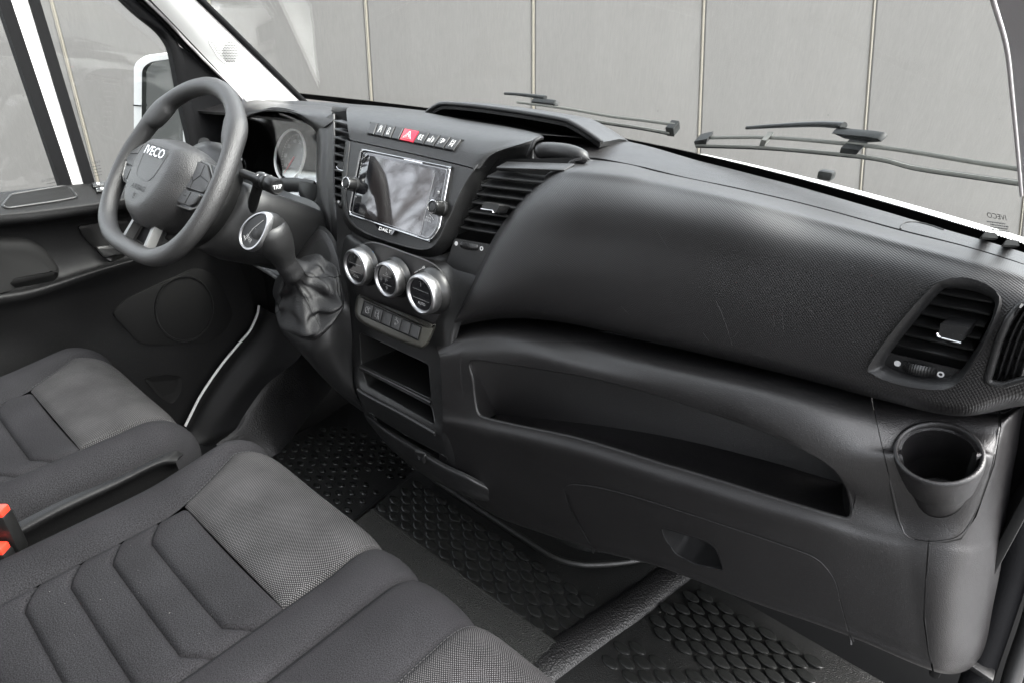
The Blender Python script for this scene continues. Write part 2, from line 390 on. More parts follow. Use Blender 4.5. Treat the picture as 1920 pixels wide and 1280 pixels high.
for xa, sa in seams:
    a = wallpt(xa, sa, GZ, -.004); b = wallpt(xa, sa, ZT, -.004)
    m = M().tube([a, b], (.013, .010), 4, up=wa); mk('joint_strip', m, wj, wall, 0)
    r = V((wa.y, -wa.x, 0)); m = M().tube([a - r * .004 - wa * .012, b - r * .004 - wa * .012], .0025, 4); mk('joint_bead', m, wjd, wall, 0)
# bare trees and a hedge on the other side of the yard: seen only as reflections in the screen and the gauge glass
bark = grain(mat('bark', (.06, .05, .045), .9), 30, .01)
def bare_tree(base, h, seed):
    rg = random.Random(seed); m = M()
    def br(p, d, l, r, dep):
        n = 4; pts = [p]; q = p; dd = d
        for i in range(n):
            dd = (dd + V((rg.uniform(-.18, .18), rg.uniform(-.18, .18), rg.uniform(-.05, .14)))).normalized(); q = q + dd * l / n; pts.append(q)
        m.tube(pts, [r * (1 - .5 * i / n) for i in range(n + 1)], 5 if dep > 2 else 3, caps=False)
        if dep > 0:
            for i in range(3 if dep > 1 else 4):
                t = rg.choice((2, 3, 4)); ax = V((rg.uniform(-1, 1), rg.uniform(-1, 1), rg.uniform(.1, .9))).normalized()
                br(pts[t], (dd * .6 + ax * .7).normalized(), l * rg.uniform(.55, .8), r * .5, dep - 1)
    br(base, V((0, 0, 1)), h * .4, h * .022, 5)
    t = tag(mk('bare_tree', m, bark, smooth=60), None, 'tree', 'bare trees mirrored in the screen'); return t
for i, (x, y, h, s) in enumerate([(-24, -18, 19, 3), (-31, -19, 22, 5), (-27, -25, 20, 8)]):
    t = bare_tree(V((x, y, GZ)), h, s); t['label'] = ['leafless tree mirrored in middle of the dashboard screen', 'tall leafless tree mirrored faintly behind the other two', 'small leafless tree mirrored at edge of the screen'][i]
# ---------------------------------------------------------------- cab shell
floor = tag(mk('floor', M().box(V((-.80, .25, -1.24)), 2.05, 2.1, .04), K['matte'], smooth=0), kind='structure')
fw = M(); fw.grid([[V((x, y, z)) for x in (-1.78, .32)] for y, z in ((1.02, -.30), (1.2, -.5), (1.22, -.9), (1.10, -1.17))])
o = tag(mk('firewall', fw, K['matte'], smooth=60), kind='structure'); md = o.modifiers.new('s', 'SOLIDIFY'); md.thickness = .02
m = M().box(V((-.86, -.27, .66)), 1.8, 1.0, .05, bev=.02); tag(mk('cab_roof', m, K['trim'], smooth=30), kind='structure')  # out of view; cut short at the front to let more sky in
m = M().box(V((-.86, -.80, -.1)), 1.8, .05, 1.5, bev=.02); tag(mk('rear_partition', m, K['darktrim'], smooth=30), kind='structure')  # out of view; dark panel added to cut light from behind the seats
m = M().box(V((.075, -.55, -.35)), .06, .52, 2.0, bev=.02).box(V((.075, -.02, .58)), .06, .54, .12, bev=.02); tag(mk('body_side', m, K['white'], smooth=30), kind='structure')  # out of view; added to narrow the doorway and hold back low side light
m = M().box(V((-1.775, .88, -.82)), .03, .90, .72).box(V((-1.74, 1.02, -.9)), .05, .30, .55); tag(mk('kick_panel', m, K['matte'], smooth=0), kind='structure')
# bonnet below the windscreen
m = M(); rows = []
for k, (dy, z) in enumerate(((.022, -.246), (.05, -.241), (.11, -.2425), (.20, -.275), (.36, -.38), (.42, -.60), (.43, -.95))):
    rows.append([V((x, 1.135 - abs((x + .875) / .93) ** 2.2 * (.26 if x > -.875 else .11) + dy, z - .035 * min(1, max(0, (-.55 - x) / .25)))) for x in [(-1.83 + 1.91 * i / 40) for i in range(41)]])
m.grid(rows); o = tag(mk('bonnet', m, K['white'], smooth=60), 'white painted bonnet below the windscreen edge', 'bonnet'); md = o.modifiers.new('s', 'SOLIDIFY'); md.thickness = .012; md.offset = -1
# ---------------------------------------------------------------- windscreen
def base_y(x): return 1.125 - (.245 if x > -.875 else .10) * abs((x + .875) / .87) ** 2.0
gx = [-1.80 + 1.88 * i / 48 for i in range(49)]
rows = []
for k in range(13):
    t = k / 12
    rows.append([V((-.875 + (x + .875) * (1 - .07 * t), base_y(x) + .012 - (.84 - .05 * ((x + .875) / .9) ** 2) * t + .05 * math.sin(math.pi * t), -.222 + .80 * t)) for x in gx])
SCR = Surf(rows[::-1], 49, 13)
ws = empty('windscreen', (-.875, 1.1, -.222)); tag(ws, 'wide clear windscreen over the dashboard with black dotted border', 'windscreen')
mk('pane', SCR.solid(.005), K['glass'], ws, 60)
fr = M(); rows = []
for v_, z in ((0, -.225), (.004, -.2215), (.030, -.1935)):
    rows.append([V((-.875 + (x + .875) * (1 - .07 * v_), base_y(x) + .004 - .66 * v_ * .9, z)) for x in gx])
# black border sits just inside the pane, with a dotted upper edge
def frit_row(z, i0, i1, inn=.004):
    t = (z + .222) / .80; out = []
    for i in range(i0, i1):
        x = gx[0] + (gx[-1] - gx[0]) * i / 1200
        out.append(V((-.875 + (x + .875) * (1 - .07 * t), base_y(x) + .012 - (.84 - .05 * ((x + .875) / .9) ** 2) * t + .05 * math.sin(math.pi * t) - inn, z)))
    return out
fr = M().grid([frit_row(-.2165, 0, 1201), frit_row(-.232, 0, 1201)]); a, b = frit_row(-.2152, 0, 1201), frit_row(-.2175, 0, 1201)
for i in range(0, 1200, 2): fr.add([b[i], b[i + 1], a[i + 1], a[i]], [(0, 1, 2, 3)])
mk('frit_border', fr, K['frit'], ws, 0, label='black dotted border along the foot of the glass')
g = quadmap([(1852, 396), (1888, 402), (1890, 412), (1854, 406)], lambda x, y: SCR.on(x, y, .002))
text_on('glass_stamp', 'IVECO', g, K['etch'], ws, True)
def fineprint(par, q, n, fn, mt, seed=1):                       # rows of print too small to read
    rg = random.Random(seed); g = quadmap(q, fn); ls = []
    for k in range(n):
        s_ = rg.uniform(0, .15)
        while s_ < 1 - rg.uniform(0, .3): w_ = rg.uniform(.03, .1); ls.append([(s_, (k + .5) / n), (min(1, s_ + w_), (k + .5) / n)]); s_ += w_ + .035
    return marks('fine_print', ls, g, .0007, mt, par)
fineprint(ws, [(1852, 411), (1895, 417), (1900, 436), (1857, 430)], 4, lambda x, y: SCR.on(x, y, .002), K['etch'])
# ---------------------------------------------------------------- pillars
def strip(rowsA, rowsB, n, bulge, t=.02):
    a = cr(rowsA, n); b = cr(rowsB, n); rows = []
    for k in range(9):
        s = k / 8; rows.append([p.lerp(q, s) + ray(700, 300) * (-bulge * math.sin(math.pi * s)) for p, q in zip(a, b)])
    return rows
TL_ = LX([(205, -80, -1.58), (282, 0, -1.60), (370, 92, -1.63), (453, 181, -1.65), (470, 198, -1.655)])
TR_ = LX([(292, -80, -1.56), (376, 0, -1.585), (470, 92, -1.62), (564, 185, -1.66), (585, 205, -1.67)])
pil = empty('pillar_trim', TL_[3]); tag(pil, 'white windscreen pillar trim with small speaker grille beyond steering wheel', 'pillar trim')
PS = Surf(strip(TL_, TR_, 24, .02), 24, 9)
mk('cover', PS.solid(.002), K['trim'], pil, 50)
# tweeter grille: raised pad full of small holes
gl = poly([(388, 74), (440, 72), (470, 118), (432, 124), (412, 112)], 10, 4)
gr = mk('speaker_grille', M().tube(resamp([PS.on(x, y, .0002) for x, y in gl], 60, True), .0009, 6, True), K['trim'], pil, 60)
hm = M()
for iy in range(17):
    for ix in range(34):
        x = 384 + ix * 2.9 + (iy % 2) * 1.45; y = 74 + iy * 3.0
        def ins(pt, lp):
            c = False
            for (x1, y1), (x2, y2) in zip(lp, lp[1:] + lp[:1]):
                if (y1 > pt[1]) != (y2 > pt[1]) and pt[0] < (x2 - x1) * (pt[1] - y1) / (y2 - y1) + x1: c = not c
            return c
        if ins((x, y), inset(gl, 3)):
            rr = 1.25 if ((x - 432) / 15) ** 2 + ((y - 99) / 20) ** 2 < 1 else .8
            hm.add([PS.on(x + rr * math.cos(a), y + rr * math.sin(a), .0008) for a in (0, 1.05, 2.1, 3.14, 4.19, 5.24)], [tuple(range(6))])
tag(mk('grille_hole', hm, K['matte'], gr, 0), kind='stuff')
# dark inner lines between pillar and door: seal and frame strips
def ribbon(name, pxpts, w, mt, par, n=30, x=None):
    pts = LX(pxpts); pts = cr(pts, n); return mk(name, M().tube(pts, w, 8), mt, par, 60)
TR2 = cr([p + V((0, .012, -.012)) for p in TR_], 30)
mk('edge_seal', M().tube(TR2, .008, 8), K['rubber'], pil, 60)
# passenger pillar at the right border
A = L([(1846, -80, .50), (1868, 0, .56), (1893, 90, .62), (1903, 180, .68), (1914, 300, .76), (1920, 372, .80)])
B = L([(2040, -80, .40), (2040, 0, .44), (2040, 90, .49), (2040, 180, .53), (2040, 300, .58), (2040, 372, .62)])
QS = Surf(strip(A, B, 24, .01), 24, 9)
pr = empty('pillar_trim', A[-1]); tag(pr, 'grey windscreen pillar trim at the right edge by the passenger side', 'pillar trim')
mk('cover', QS.solid(.004), K['trimgrey'], pr, 50)
mk('edge_seal', M().tube([p + V((-.003, .01, 0)) for p in cr(A, 24)], .0016, 8), K['trimgrey'], pr, 60)
# ================================================================ DASHBOARD
dash = empty('dashboard', (-.875, .8, -1.0)); tag(dash, 'black plastic van dashboard running under the whole windscreen', 'dashboard')
def uvmesh(me, fx):                                            # lay a texture grid in metres over a panel
    uvl = me.uv_layers.new(name='grid')
    for lp in me.loops: uvl.data[lp.index].uv = fx(me.vertices[lp.vertex_index].co)
    return me
# --- top panel: windscreen edge to the seam
far = [V((x, base_y(x) - .004, -.226 * (1 if x > -.875 else base_y(x) / base_y(-1.75 - x)))) for x in (.07, -.006, -.123, -.28, -.459, -.66, -.875, -1.15, -1.29, -1.47, -1.63, -1.75, -1.81)][::-1]
seam_px = [(1010, 268), (1060, 281), (1105, 295), (1186, 308), (1240, 322), (1295, 335), (1382, 352), (1523, 385), (1686, 430), (1807, 460), (1913, 492), (1990, 520)]
seam = [P(a, b, z=-.207) for a, b in seam_px]
near = [V((-1.80, .74, -.245)), V((-1.6, .80, -.24)), V((-1.3, .86, -.235)), V((-1.0, .88, -.23)), V((-.75, .86, -.23)), V((-.63, .815, -.21))] + seam[2:]
fr_ = resamp(far, 40); nr_ = resamp(near, 40)
mid = [a.lerp(b, .5) + V((0, 0, .006 + .022 * min(1, max(0, (-.40 - a.x) / .2)))) for a, b in zip(fr_, nr_)]
TOP = Surf([fr_, mid, nr_], 80, 14)
mk('top_panel', TOP.solid(.006), K['dash'], dash, 50)
# --- soft airbag panel
left = [(1091, 300, .79), (1051, 312, .775), (1010, 339, .757), (956, 401, .725), (918, 460, .70), (880, 545, .675), (845, 612, .655), (836, 628, .655)]
rows = [
 [P(1091, 299.5, .79)] + [P(a, b + 2.5, z=-.207) for a, b in [(1116, 298), (1150, 302), (1186, 308), (1240, 322), (1382, 352), (1523, 385), (1686, 430), (1807, 460), (1913, 492), (2000, 522)]],
 L([(1051, 312, .775), (1072, 315, .755), (1116, 316, .755), (1186, 325, .76), (1240, 337, .765), (1382, 368, .755), (1523, 404, .757), (1686, 450, .737), (1807, 482, .726), (1913, 512, .715), (2000, 545, .70)]),
 L([(1010, 339, .757), (1035, 335, .732), (1090, 338, .725), (1160, 345, .73), (1240, 358, .735), (1382, 388, .73), (1523, 425, .737), (1686, 470, .722), (1807, 502, .711), (1913, 532, .70), (2000, 565, .69)]),
 L([(956, 401, .725), (985, 385, .705), (1060, 382, .70), (1150, 388, .705), (1240, 400, .708), (1382, 430, .71), (1523, 465, .715), (1686, 508, .705), (1807, 540, .694), (1913, 568, .684), (2000, 600, .674)]),
 L([(918, 460, .70), (945, 450, .684), (1030, 446, .684), (1130, 452, .69), (1240, 468, .694), (1382, 495, .698), (1523, 528, .699), (1686, 570, .692), (1807, 600, .682), (1913, 622, .668), (2000, 645, .66)]),
 L([(880, 545, .675), (905, 525, .665), (1000, 515, .668), (1120, 522, .674), (1240, 542, .68), (1382, 568, .685), (1523, 600, .687), (1686, 640, .683), (1807, 668, .675), (1913, 680, .668), (2000, 690, .66)]),
 L([(852, 600, .66), (875, 580, .652), (970, 566, .662), (1090, 578, .668), (1240, 610, .674), (1382, 640, .68), (1523, 672, .682), (1670, 710, .678), (1800, 736, .672), (1905, 730, .668), (2000, 725, .662)]),
 L([(840, 622, .657), (866, 602, .655), (955, 588, .672), (1064, 598, .676), (1237, 636, .68), (1382, 668, .684), (1523, 702, .685), (1655, 738, .682), (1795, 768, .677), (1895, 752, .68), (2000, 740, .675)]),
 L([(836, 628, .665), (868, 610, .675), (955, 597, .695), (1062, 606, .70), (1237, 645, .702), (1382, 679, .704), (1523, 714, .705), (1645, 747, .703), (1790, 779, .70), (1905, 762, .71), (2000, 748, .70)]),
 L([(838, 629, .70), (868, 608, .72), (955, 595, .75), (1062, 604, .755), (1237, 643, .76), (1382, 677, .76), (1523, 712, .76), (1640, 743, .76), (1790, 772, .755), (1905, 757, .76), (2000, 746, .75)])]
for r_, dy_ in ((4, .006), (5, .013), (6, .019), (7, .022), (8, .026), (9, .040)):          # lower face set back behind the shelf rim
    for c_ in range(1, 11):
        q_ = rows[r_][c_]; rows[r_][c_] = q_ * ((q_.y + dy_ * min(1, c_ / 3)) / q_.y)
AIR = Surf(rows, 120, 80)
vent_in = [(1657, 679), (1700, 620), (1757, 550), (1779, 541), (1812, 542), (1841, 550), (1861, 564), (1858, 586), (1845, 620), (1824, 659), (1799, 696), (1771, 711), (1729, 711), (1690, 703), (1664, 693)]
vent_out = [(1629, 682), (1680, 610), (1745, 540), (1776, 525), (1812, 524), (1848, 535), (1876, 554), (1878, 580), (1862, 622), (1841, 660), (1808, 708), (1775, 727), (1722, 725), (1672, 714), (1640, 700)]
vi, vo = rnd(vent_in, 60), rnd(vent_out, 60)
side_in = poly([(1850, 715), (1872, 640), (1892, 595), (1915, 570), (1980, 560), (1980, 700), (1920, 710), (1880, 722)], 8)
me = me_from('airbag_panel', AIR.solid(.004), 0)
me = boolop(me, [cutter(rnd([((a[0] + b[0]) / 2, (a[1] + b[1]) / 2) for a, b in zip(vent_out, vent_in)], 40), .55, .85), cutter(side_in, .55, .80)])
resmooth(me, 50); uvmesh(me, lambda c: (c.x, c.z + c.y))
airp = link('airbag_panel', me, K['airbag'], dash, 'soft dotted panel over the passenger airbag')
def vent_ring(name, parent, so, lo, li, out, depth, mt):
    a = [so.on(x, y, -.002) for x, y in lo]; b = [so.on(x, y, out) for x, y in inset(lo, 3)]
    mid_ = [((x1 * .5 + x2 * .5), (y1 * .5 + y2 * .5)) for (x1, y1), (x2, y2) in zip(lo, li)]
    c = [so.on(x, y, out * .6) for x, y in mid_]; d = [so.on(x, y, -depth * .45) for x, y in li]; e = [so.on(x, y, -depth) + ray(x, y) * .03 for x, y in li]
    m = M().grid([cr(l, 120, True) for l in (a, b, c, d, e)], True); return mk(name, m, mt, parent, 60)
vr = empty('air_vent', AIR.on(1757, 620)); vr.parent = dash; vr.location = V(vr.location) - wloc(dash); vr['label'] = 'slatted air outlet at the passenger end of the dashboard'
vent_ring('surround', vr, AIR, vo, vi, .006, .012, K['smooth'])
vpl = (AIR.on(1757, 620, -.014), AIR.hit(1757, 620)[1])
m = M().loft([[P(x, y, pl=(vpl[0] + ray(1757, 620) * .022, vpl[1])) for x, y in inset(vi, -6)], [P(x, y, pl=(vpl[0] + ray(1757, 620) * .026, vpl[1])) for x, y in inset(vi, -6)]]); mk('duct_back', m, K['matte'], vr, 0)
vn = vpl[1]
def slat(par, a, b, n, dep=.022, th=.0022, tilt=.35, mt=None, name='slat'):
    x = (b - a).normalized(); up = n.cross(x).normalized()
    if up.z < 0: up = -up
    f = (n * -1 + up * tilt).normalized(); u2 = x.cross(f).normalized()
    if u2.z < 0: u2 = -u2
    c = (a + b) / 2 + f * dep / 2
    return mk(name, M().box(c, (b - a).length, dep, th, x, f, u2, bev=th * .4), mt or K['satin'], par, 40)
for (x0, y0, x1, y1) in [(1752, 549, 1862, 569), (1731, 568, 1857, 592), (1716, 587, 1847, 615), (1702, 607, 1838, 637), (1687, 626, 1826, 658), (1673, 646, 1815, 678)]:
    slat(vr, P(x0, y0, pl=vpl), P(x1, y1, pl=vpl), vn, .026, .0035, .5)
pl2 = (vpl[0] + vn * .004, vn)
base = poly([(1666, 660), (1812, 694), (1796, 703), (1770, 713), (1728, 713), (1664, 697), (1655, 682)], 4)
m = M().loft([[P(x, y, pl=vpl) for x, y in base], [P(x, y, pl=pl2) for x, y in inset(base, 1)]]); mk('base_plate', m, K['smooth'], vr, 40)
pl3 = (vpl[0] + vn * .0055, vn)
def thumb(par, ax, ay, bx, by, h, pl):
    a, b = P(ax, ay, pl=pl), P(bx, by, pl=pl); x = (b - a).normalized(); n = pl[1]; up = n.cross(x).normalized(); L_ = (b - a).length; m = M(); k = 26
    rows = []
    for i in range(k + 1):
        s = i / k; c = a.lerp(b, s) + n * (math.sin(math.pi * s) * .006 + (.0007 if i % 2 else 0) - .001)
        w = h * (.55 + .45 * math.sin(math.pi * min(1, max(0, s))) ** .3)
        rows.append([c + up * w, c + n * .002 + up * w * .5, c + n * .0025, c + n * .002 - up * w * .5, c - up * w])
    m.grid(rows); return mk('thumbwheel', m, K['satin'], par, 30)
def pdisc(par, px, py, pl, r, mt, ring=False):
    o_ = P(px, py, pl=pl); n = pl[1]
    m = M().lathe(o_, n, [(r, 0), (r, .0006), (r * .55, .0006), (r * .55, 0)] if ring else [(r, 0), (r, .0006), (0.00001, .0006)], 20); return mk('mark', m, mt, par, 30)
thumb(vr, 1692, 683, 1756, 698, .0062, pl2)
pdisc(vr, 1683, 680.5, pl2, .0032, K['white_print']); pdisc(vr, 1764, 701, pl2, .0032, K['white_print'], True)
def vknob(par, q, pl, h=.016):                                 # slider on the slats: q = TL TR BR BL pixels of its top face
    n = pl[1]; t = [P(x, y, pl=(pl[0] + n * h, n)) for x, y in poly(q, 4)]
    b = [p - n * h for p in t]; m = M().loft([b, [p - n * .002 for p in t], [p.lerp(sum(t, V()) / len(t), .06) for p in t]])
    return mk('slider_knob', m, K['smooth'], par, 40)
kn = vknob(vr, [(1762, 606), (1818, 614), (1803, 641), (1758, 631)], vpl, .022)
e = [P(x, y, pl=(vpl[0] + vn * .0225, vn)) for x, y in ((1757, 624), (1759, 630), (1766, 634), (1802, 643))]
mk('chrome_edge', M().tube(e, .0014, 6), K['chrome'], kn, 60)
# side window demister outlet
sv = empty('demister_vent', AIR.on(1895, 650)); sv.parent = dash; sv.location = V(sv.location) - wloc(dash); sv['label'] = 'narrow outlet with upright fins at the door end'
p4 = (AIR.on(1890, 660, -.012), AIR.hit(1890, 660)[1])
m = M().loft([[P(x, y, pl=(p4[0] + ray(1890, 650) * .02, p4[1])) for x, y in inset(side_in, -8)], [P(x, y, pl=(p4[0] + ray(1890, 650) * .024, p4[1])) for x, y in inset(side_in, -8)]]); mk('duct_back', m, K['matte'], sv, 0)
for dx in (0, 14, 27, 41, 55):
    pts = [P(x + dx, y, pl=p4) for x, y in [(1857, 720), (1866, 690), (1876, 658), (1888, 625), (1902, 596), (1918, 570)]]
    mk('fin', M().tube(cr(pts, 14), (.0012, .008), 6, up=p4[1]), K['smooth'], sv, 40)
for yy in (600, 632, 664, 696):
    x0 = 1905 - (yy - 590) * .42
    mk('cross_bar', M().tube([P(x0, yy, pl=(p4[0] - p4[1] * .006, p4[1])), P(x0 + 90, yy + 18, pl=(p4[0] - p4[1] * .006, p4[1]))], .0016, 5), K['satin'], sv, 40)
a = [AIR.on(x, y, .0005) for x, y in side_in[:22]]
mk('lip', M().tube(resamp([AIR.on(x, y, .0) for x, y in side_in], 60, True), .0035, 8, True), K['smooth'], sv, 60)
# small lid on the top panel
mk('lid_edge', M().tube(cr([TOP.on(x, y, .0004) for x, y in ((1688, 430), (1692, 421), (1700, 417.5), (1718, 417.5), (1745, 424), (1768, 432))], 24), .0011, 6), K['dash'], dash, 60, label='edge of a small flush lid near the passenger end')
cupn = V((-.19, -.446, .875)).normalized(); cupc = V((.0027, .70, -.4032)) + cupn * .002
for k_, pl_ in enumerate(([(1342, 564), (1352, 585), (1362, 612), (1373, 647)], [(1450, 590), (1452, 612)], [(1466, 588), (1469, 618)], [(1512, 574), (1526, 589)], [(1318, 624), (1330, 640)], [(1385, 620), (1376, 632)], [(1165, 575), (1180, 590)], [(1010, 470), (1050, 500)], [(1230, 430), (1255, 470)])):
    mk('scuff', M().tube(cr([AIR.on(x, y, .0001) for x, y in pl_], 10), .00022 if k_ else .0003, 4), K['satin'] if k_ > 6 else K['scuff'], airp, 60)
# --- lower passenger dashboard with shelf, glovebox, cup holder
rows = [
 L([(812, 630, .70), (840, 620, .72), (883, 598, .76), (953, 592, .79), (1062, 604, .80), (1237, 642, .81), (1456, 690, .81), (1627, 729, .81), (1750, 758, .81), (1870, 772, .81), (1905, 760, .84), (1935, 750, .88)]),
 L([(816, 640, .66), (845, 627, .68), (883, 610, .71), (953, 603, .738), (1062, 613, .752), (1237, 653, .757), (1456, 701, .758), (1627, 741, .758), (1750, 770, .742), (1865, 783, .745), (1900, 772, .77), (1925, 755, .82)]),
 L([(820, 655, .64), (850, 640, .652), (890, 626, .665), (960, 622, .682), (1062, 636, .695), (1237, 676, .694), (1430, 720, .692), (1580, 764, .697), (1720, 810, .715), (1850, 815, .722), (1890, 805, .755), (1915, 790, .80)]),
 L([(823, 663, .634), (855, 655, .643), (890, 645, .652), (985, 652, .656), (1110, 676, .668), (1260, 704, .668), (1410, 746, .667), (1540, 798, .671), (1690, 858, .712), (1840, 860, .715), (1880, 850, .75), (1908, 838, .80)]),
 L([(825, 672, .63), (858, 672, .638), (881, 672, .642), (1019, 691, .651), (1172, 722, .659), (1325, 770, .661), (1456, 818, .662), (1552, 870, .670), (1670, 905, .712), (1825, 905, .715), (1870, 900, .75), (1900, 880, .80)]),
 L([(828, 720, .628), (862, 728, .636), (886, 735, .640), (1040, 765, .660), (1210, 806, .675), (1372, 850, .685), (1510, 893, .69), (1605, 930, .698), (1685, 955, .706), (1805, 960, .712), (1858, 955, .75), (1892, 935, .80)]),
 L([(830, 770, .626), (870, 778, .632), (903, 784, .636), (1062, 818, .657), (1237, 870, .672), (1412, 923, .683), (1530, 958, .688), (1610, 985, .694), (1690, 1005, .70), (1790, 1012, .708), (1850, 1010, .75), (1885, 990, .80)]),
 L([(830, 795, .622), (872, 803, .627), (910, 812, .630), (1062, 846, .648), (1237, 897, .663), (1412, 950, .674), (1530, 985, .681), (1615, 1012, .689), (1690, 1030, .695), (1790, 1040, .705), (1848, 1040, .75), (1882, 1020, .80)]),
 L([(826, 830, .63), (875, 845, .636), (920, 860, .641), (1067, 890, .656), (1225, 935, .668), (1400, 985, .678), (1530, 1030, .686), (1620, 1058, .69), (1700, 1080, .693), (1780, 1090, .70), (1842, 1090, .75), (1875, 1070, .80)]),
 L([(822, 862, .638), (880, 895, .647), (940, 920, .653), (1080, 955, .667), (1230, 1000, .678), (1400, 1050, .686), (1530, 1095, .69), (1625, 1125, .692), (1710, 1150, .694), (1775, 1160, .70), (1836, 1155, .75), (1862, 1135, .80)]),
 L([(818, 885, .65), (885, 930, .66), (950, 965, .668), (1110, 1015, .683), (1240, 1050, .69), (1400, 1105, .694), (1530, 1150, .696), (1625, 1185, .697), (1715, 1222, .697), (1772, 1236, .703), (1826, 1222, .75), (1850, 1200, .80)]),
 L([(818, 893, .66), (888, 940, .672), (952, 976, .68), (1120, 1031, .695), (1240, 1063, .70), (1400, 1124, .704), (1530, 1169, .705), (1620, 1203, .705), (1720, 1246, .705), (1775, 1262, .715), (1815, 1254, .755), (1838, 1232, .80)]),
 L([(818, 893, .72), (888, 938, .74), (952, 973, .75), (1120, 1026, .77), (1240, 1056, .78), (1400, 1115, .78), (1530, 1160, .78), (1620, 1192, .78), (1720, 1235, .78), (1775, 1255, .79), (1812, 1250, .80), (1834, 1230, .82)])]
for r_, pts_ in ((1, ((1750, 771), (1862, 784))), (2, ((1720, 810), (1850, 815))), (3, ((1690, 842), (1845, 842))), (4, ((1682, 864), (1842, 864)))):
    for c_, p_ in zip((8, 9), pts_): rows[r_][c_] = P(*p_, pl=(cupc - cupn * .005, cupn))
LOW = Surf(rows, 111, 85)
shelf = rnd([(881, 674), (950, 681), (1019, 691), (1095, 704), (1172, 722), (1250, 744), (1325, 770), (1395, 794), (1456, 818), (1505, 841), (1544, 862), (1573, 888), (1590, 918), (1598, 950), (1596, 972), (1575, 972), (1500, 950), (1412, 923), (1325, 896), (1237, 870), (1150, 843), (1062, 818), (980, 801), (910, 785), (894, 775), (888, 750), (884, 712)], 110)
glove = poly([(1052, 905), (1110, 908), (1200, 932), (1333, 975), (1467, 1020), (1535, 1044), (1568, 1085), (1577, 1133), (1596, 1198), (1610, 1240), (1128, 1060), (1100, 1010), (1067, 953)], 26, 6)
cup = poly([(1630, 730), (1645, 800), (1668, 900), (1685, 975), (1700, 1008), (1742, 1016), (1800, 1008), (1828, 965), (1862, 870), (1874, 800), (1871, 765)], 22, 5)
base_me = LOW.solid(.003)
c_sh, c_gl, c_cu = cutter(shelf, .56, .90), cutter(glove, .56, .90), cutter(cup, .60, .86)
c_end = cutter([(1740, 1012), (1734, 1090), (1731, 1160), (1740, 1225), (1752, 1275), (1765, 1310), (2000, 1310), (2000, 700), (1872, 760), (1874, 800), (1862, 870), (1828, 965), (1800, 1008), (1770, 1014)], .60, .95)
me = boolop(me_from('w', base_me, 0), [c_cu, c_end, c_gl, c_sh]); resmooth(me, 50)
link('lower_panel', me, K['dashlow'], dash)
me = boolop(me_from('w', base_me, 0), [cutter(inset(glove, 1.6), .56, .90)], 'INTERSECT'); resmooth(me, 50)
hnd = poly([(1238, 987), (1327, 1015), (1343, 1027), (1358, 1070), (1300, 1056), (1266, 1038), (1246, 1010)], 8, 4)
me = boolop(me, [cutter(hnd, .56, .9)]); resmooth(me, 50)
gd = link('glovebox_door', me, K['dashlow'], dash, 'glovebox door with sunken finger grip')
def rim_tube(name, lp, par, r, mt, S=LOW, off=0., k=6, closed=True, n=None):
    return mk(name, M().tube(resamp([S.on(x, y, off) for x, y in lp], n or len(lp) * 2, closed), r, k, closed), mt, par, 60)
rim_tube('edge_roll', (inset(glove, 2.4)[77:] + inset(glove, 2.4)[:61]), gd, .0020, K['dashlow'], off=-.0018, closed=False)
rim_tube('panel_edge', (inset(glove, -.6)[77:] + inset(glove, -.6)[:61]), dash, .0020, K['door'], off=-.0018, closed=False)
# finger grip: sloping cup
h0 = [LOW.on(x, y, -.003) for x, y in hnd]; h1 = [LOW.on(x, y, -.012) + V((0, .012, -.002)) for x, y in inset(hnd, 4)]; h2 = [LOW.on(x, y, -.03) + V((0, .01, .012)) for x, y in inset(hnd, 9)]
mk('finger_grip', M().loft([cr(l, 80, True) for l in (h0, h1, h2)], False, True), K['door'], gd, 50)
rim_tube('grip_edge', hnd, gd, .0016, K['door'], off=-.0012)
# shelf: inner tray
n = 90; front = resamp([LOW.on(x, y, -.001) for x, y in shelf], n, True)
def shelf_back(p):
    u = min(1, max(0, (p.x + .60) / .56)); return p
fl = [P(a, b, c) for a, b, c in [(931, 776, .705), (1062, 789, .735), (1237, 815, .765), (1412, 856, .79), (1580, 905, .80)]]
tp = [p + V((0, .0, .13)) for p in fl]
ring_front = resamp([LOW.on(x, y, -.002) for x, y in shelf], 120, True)
# match: lower run of the outline to fl, upper run to tp
iLB = min(range(120), key=lambda i: (ring_front[i] - LOW.on(905, 784)).length); iRB = min(range(120), key=lambda i: (ring_front[i] - LOW.on(1594, 973)).length)
iLT = min(range(120), key=lambda i: (ring_front[i] - LOW.on(882, 676)).length)
def arc(i, j):
    out = []; k = i
    while True:
        out.append(ring_front[k]);
        if k == j: break
        k = (k + 1) % 120
    return out
bot = resamp(arc(iRB, iLB), 40)[::-1]; lft = resamp(arc(iLB, iLT), 16); top_ = resamp(arc(iLT, iRB), 60)
flr = cr(fl, 40); m = M()
rows = []
for k in range(9):
    t = k / 8; rows.append([a.lerp(b, t) + V((0, 0, -.012 * math.sin(math.pi * t))) for a, b in zip(bot, flr)])
tlc = lft[-1]
rows2 = [[(p + V((0, .004 * k, .018 * k))).lerp(flr[0].lerp(tlc, k / 9), max(0, 1 - i / 14) ** 2) for i, p in enumerate(flr)] for k in range(1, 10)]
sh = M(); sh.grid(rows); sh.grid([flr] + rows2)
lw = [flr[0].lerp(tlc, t) for t in (0, .33, .66, 1)]
sh.grid([lft, [a.lerp(b, .5) for a, b in zip(lft, resamp(lw, 16))], resamp(lw, 16)])
tb = resamp([p + V((0, .03, .13)) for p in flr], 60)
sh.grid([top_, [a + V((0, .012, .004)) for a in top_], [a.lerp(b, .6) + V((0, 0, .02)) for a, b in zip(top_, tb)], tb])
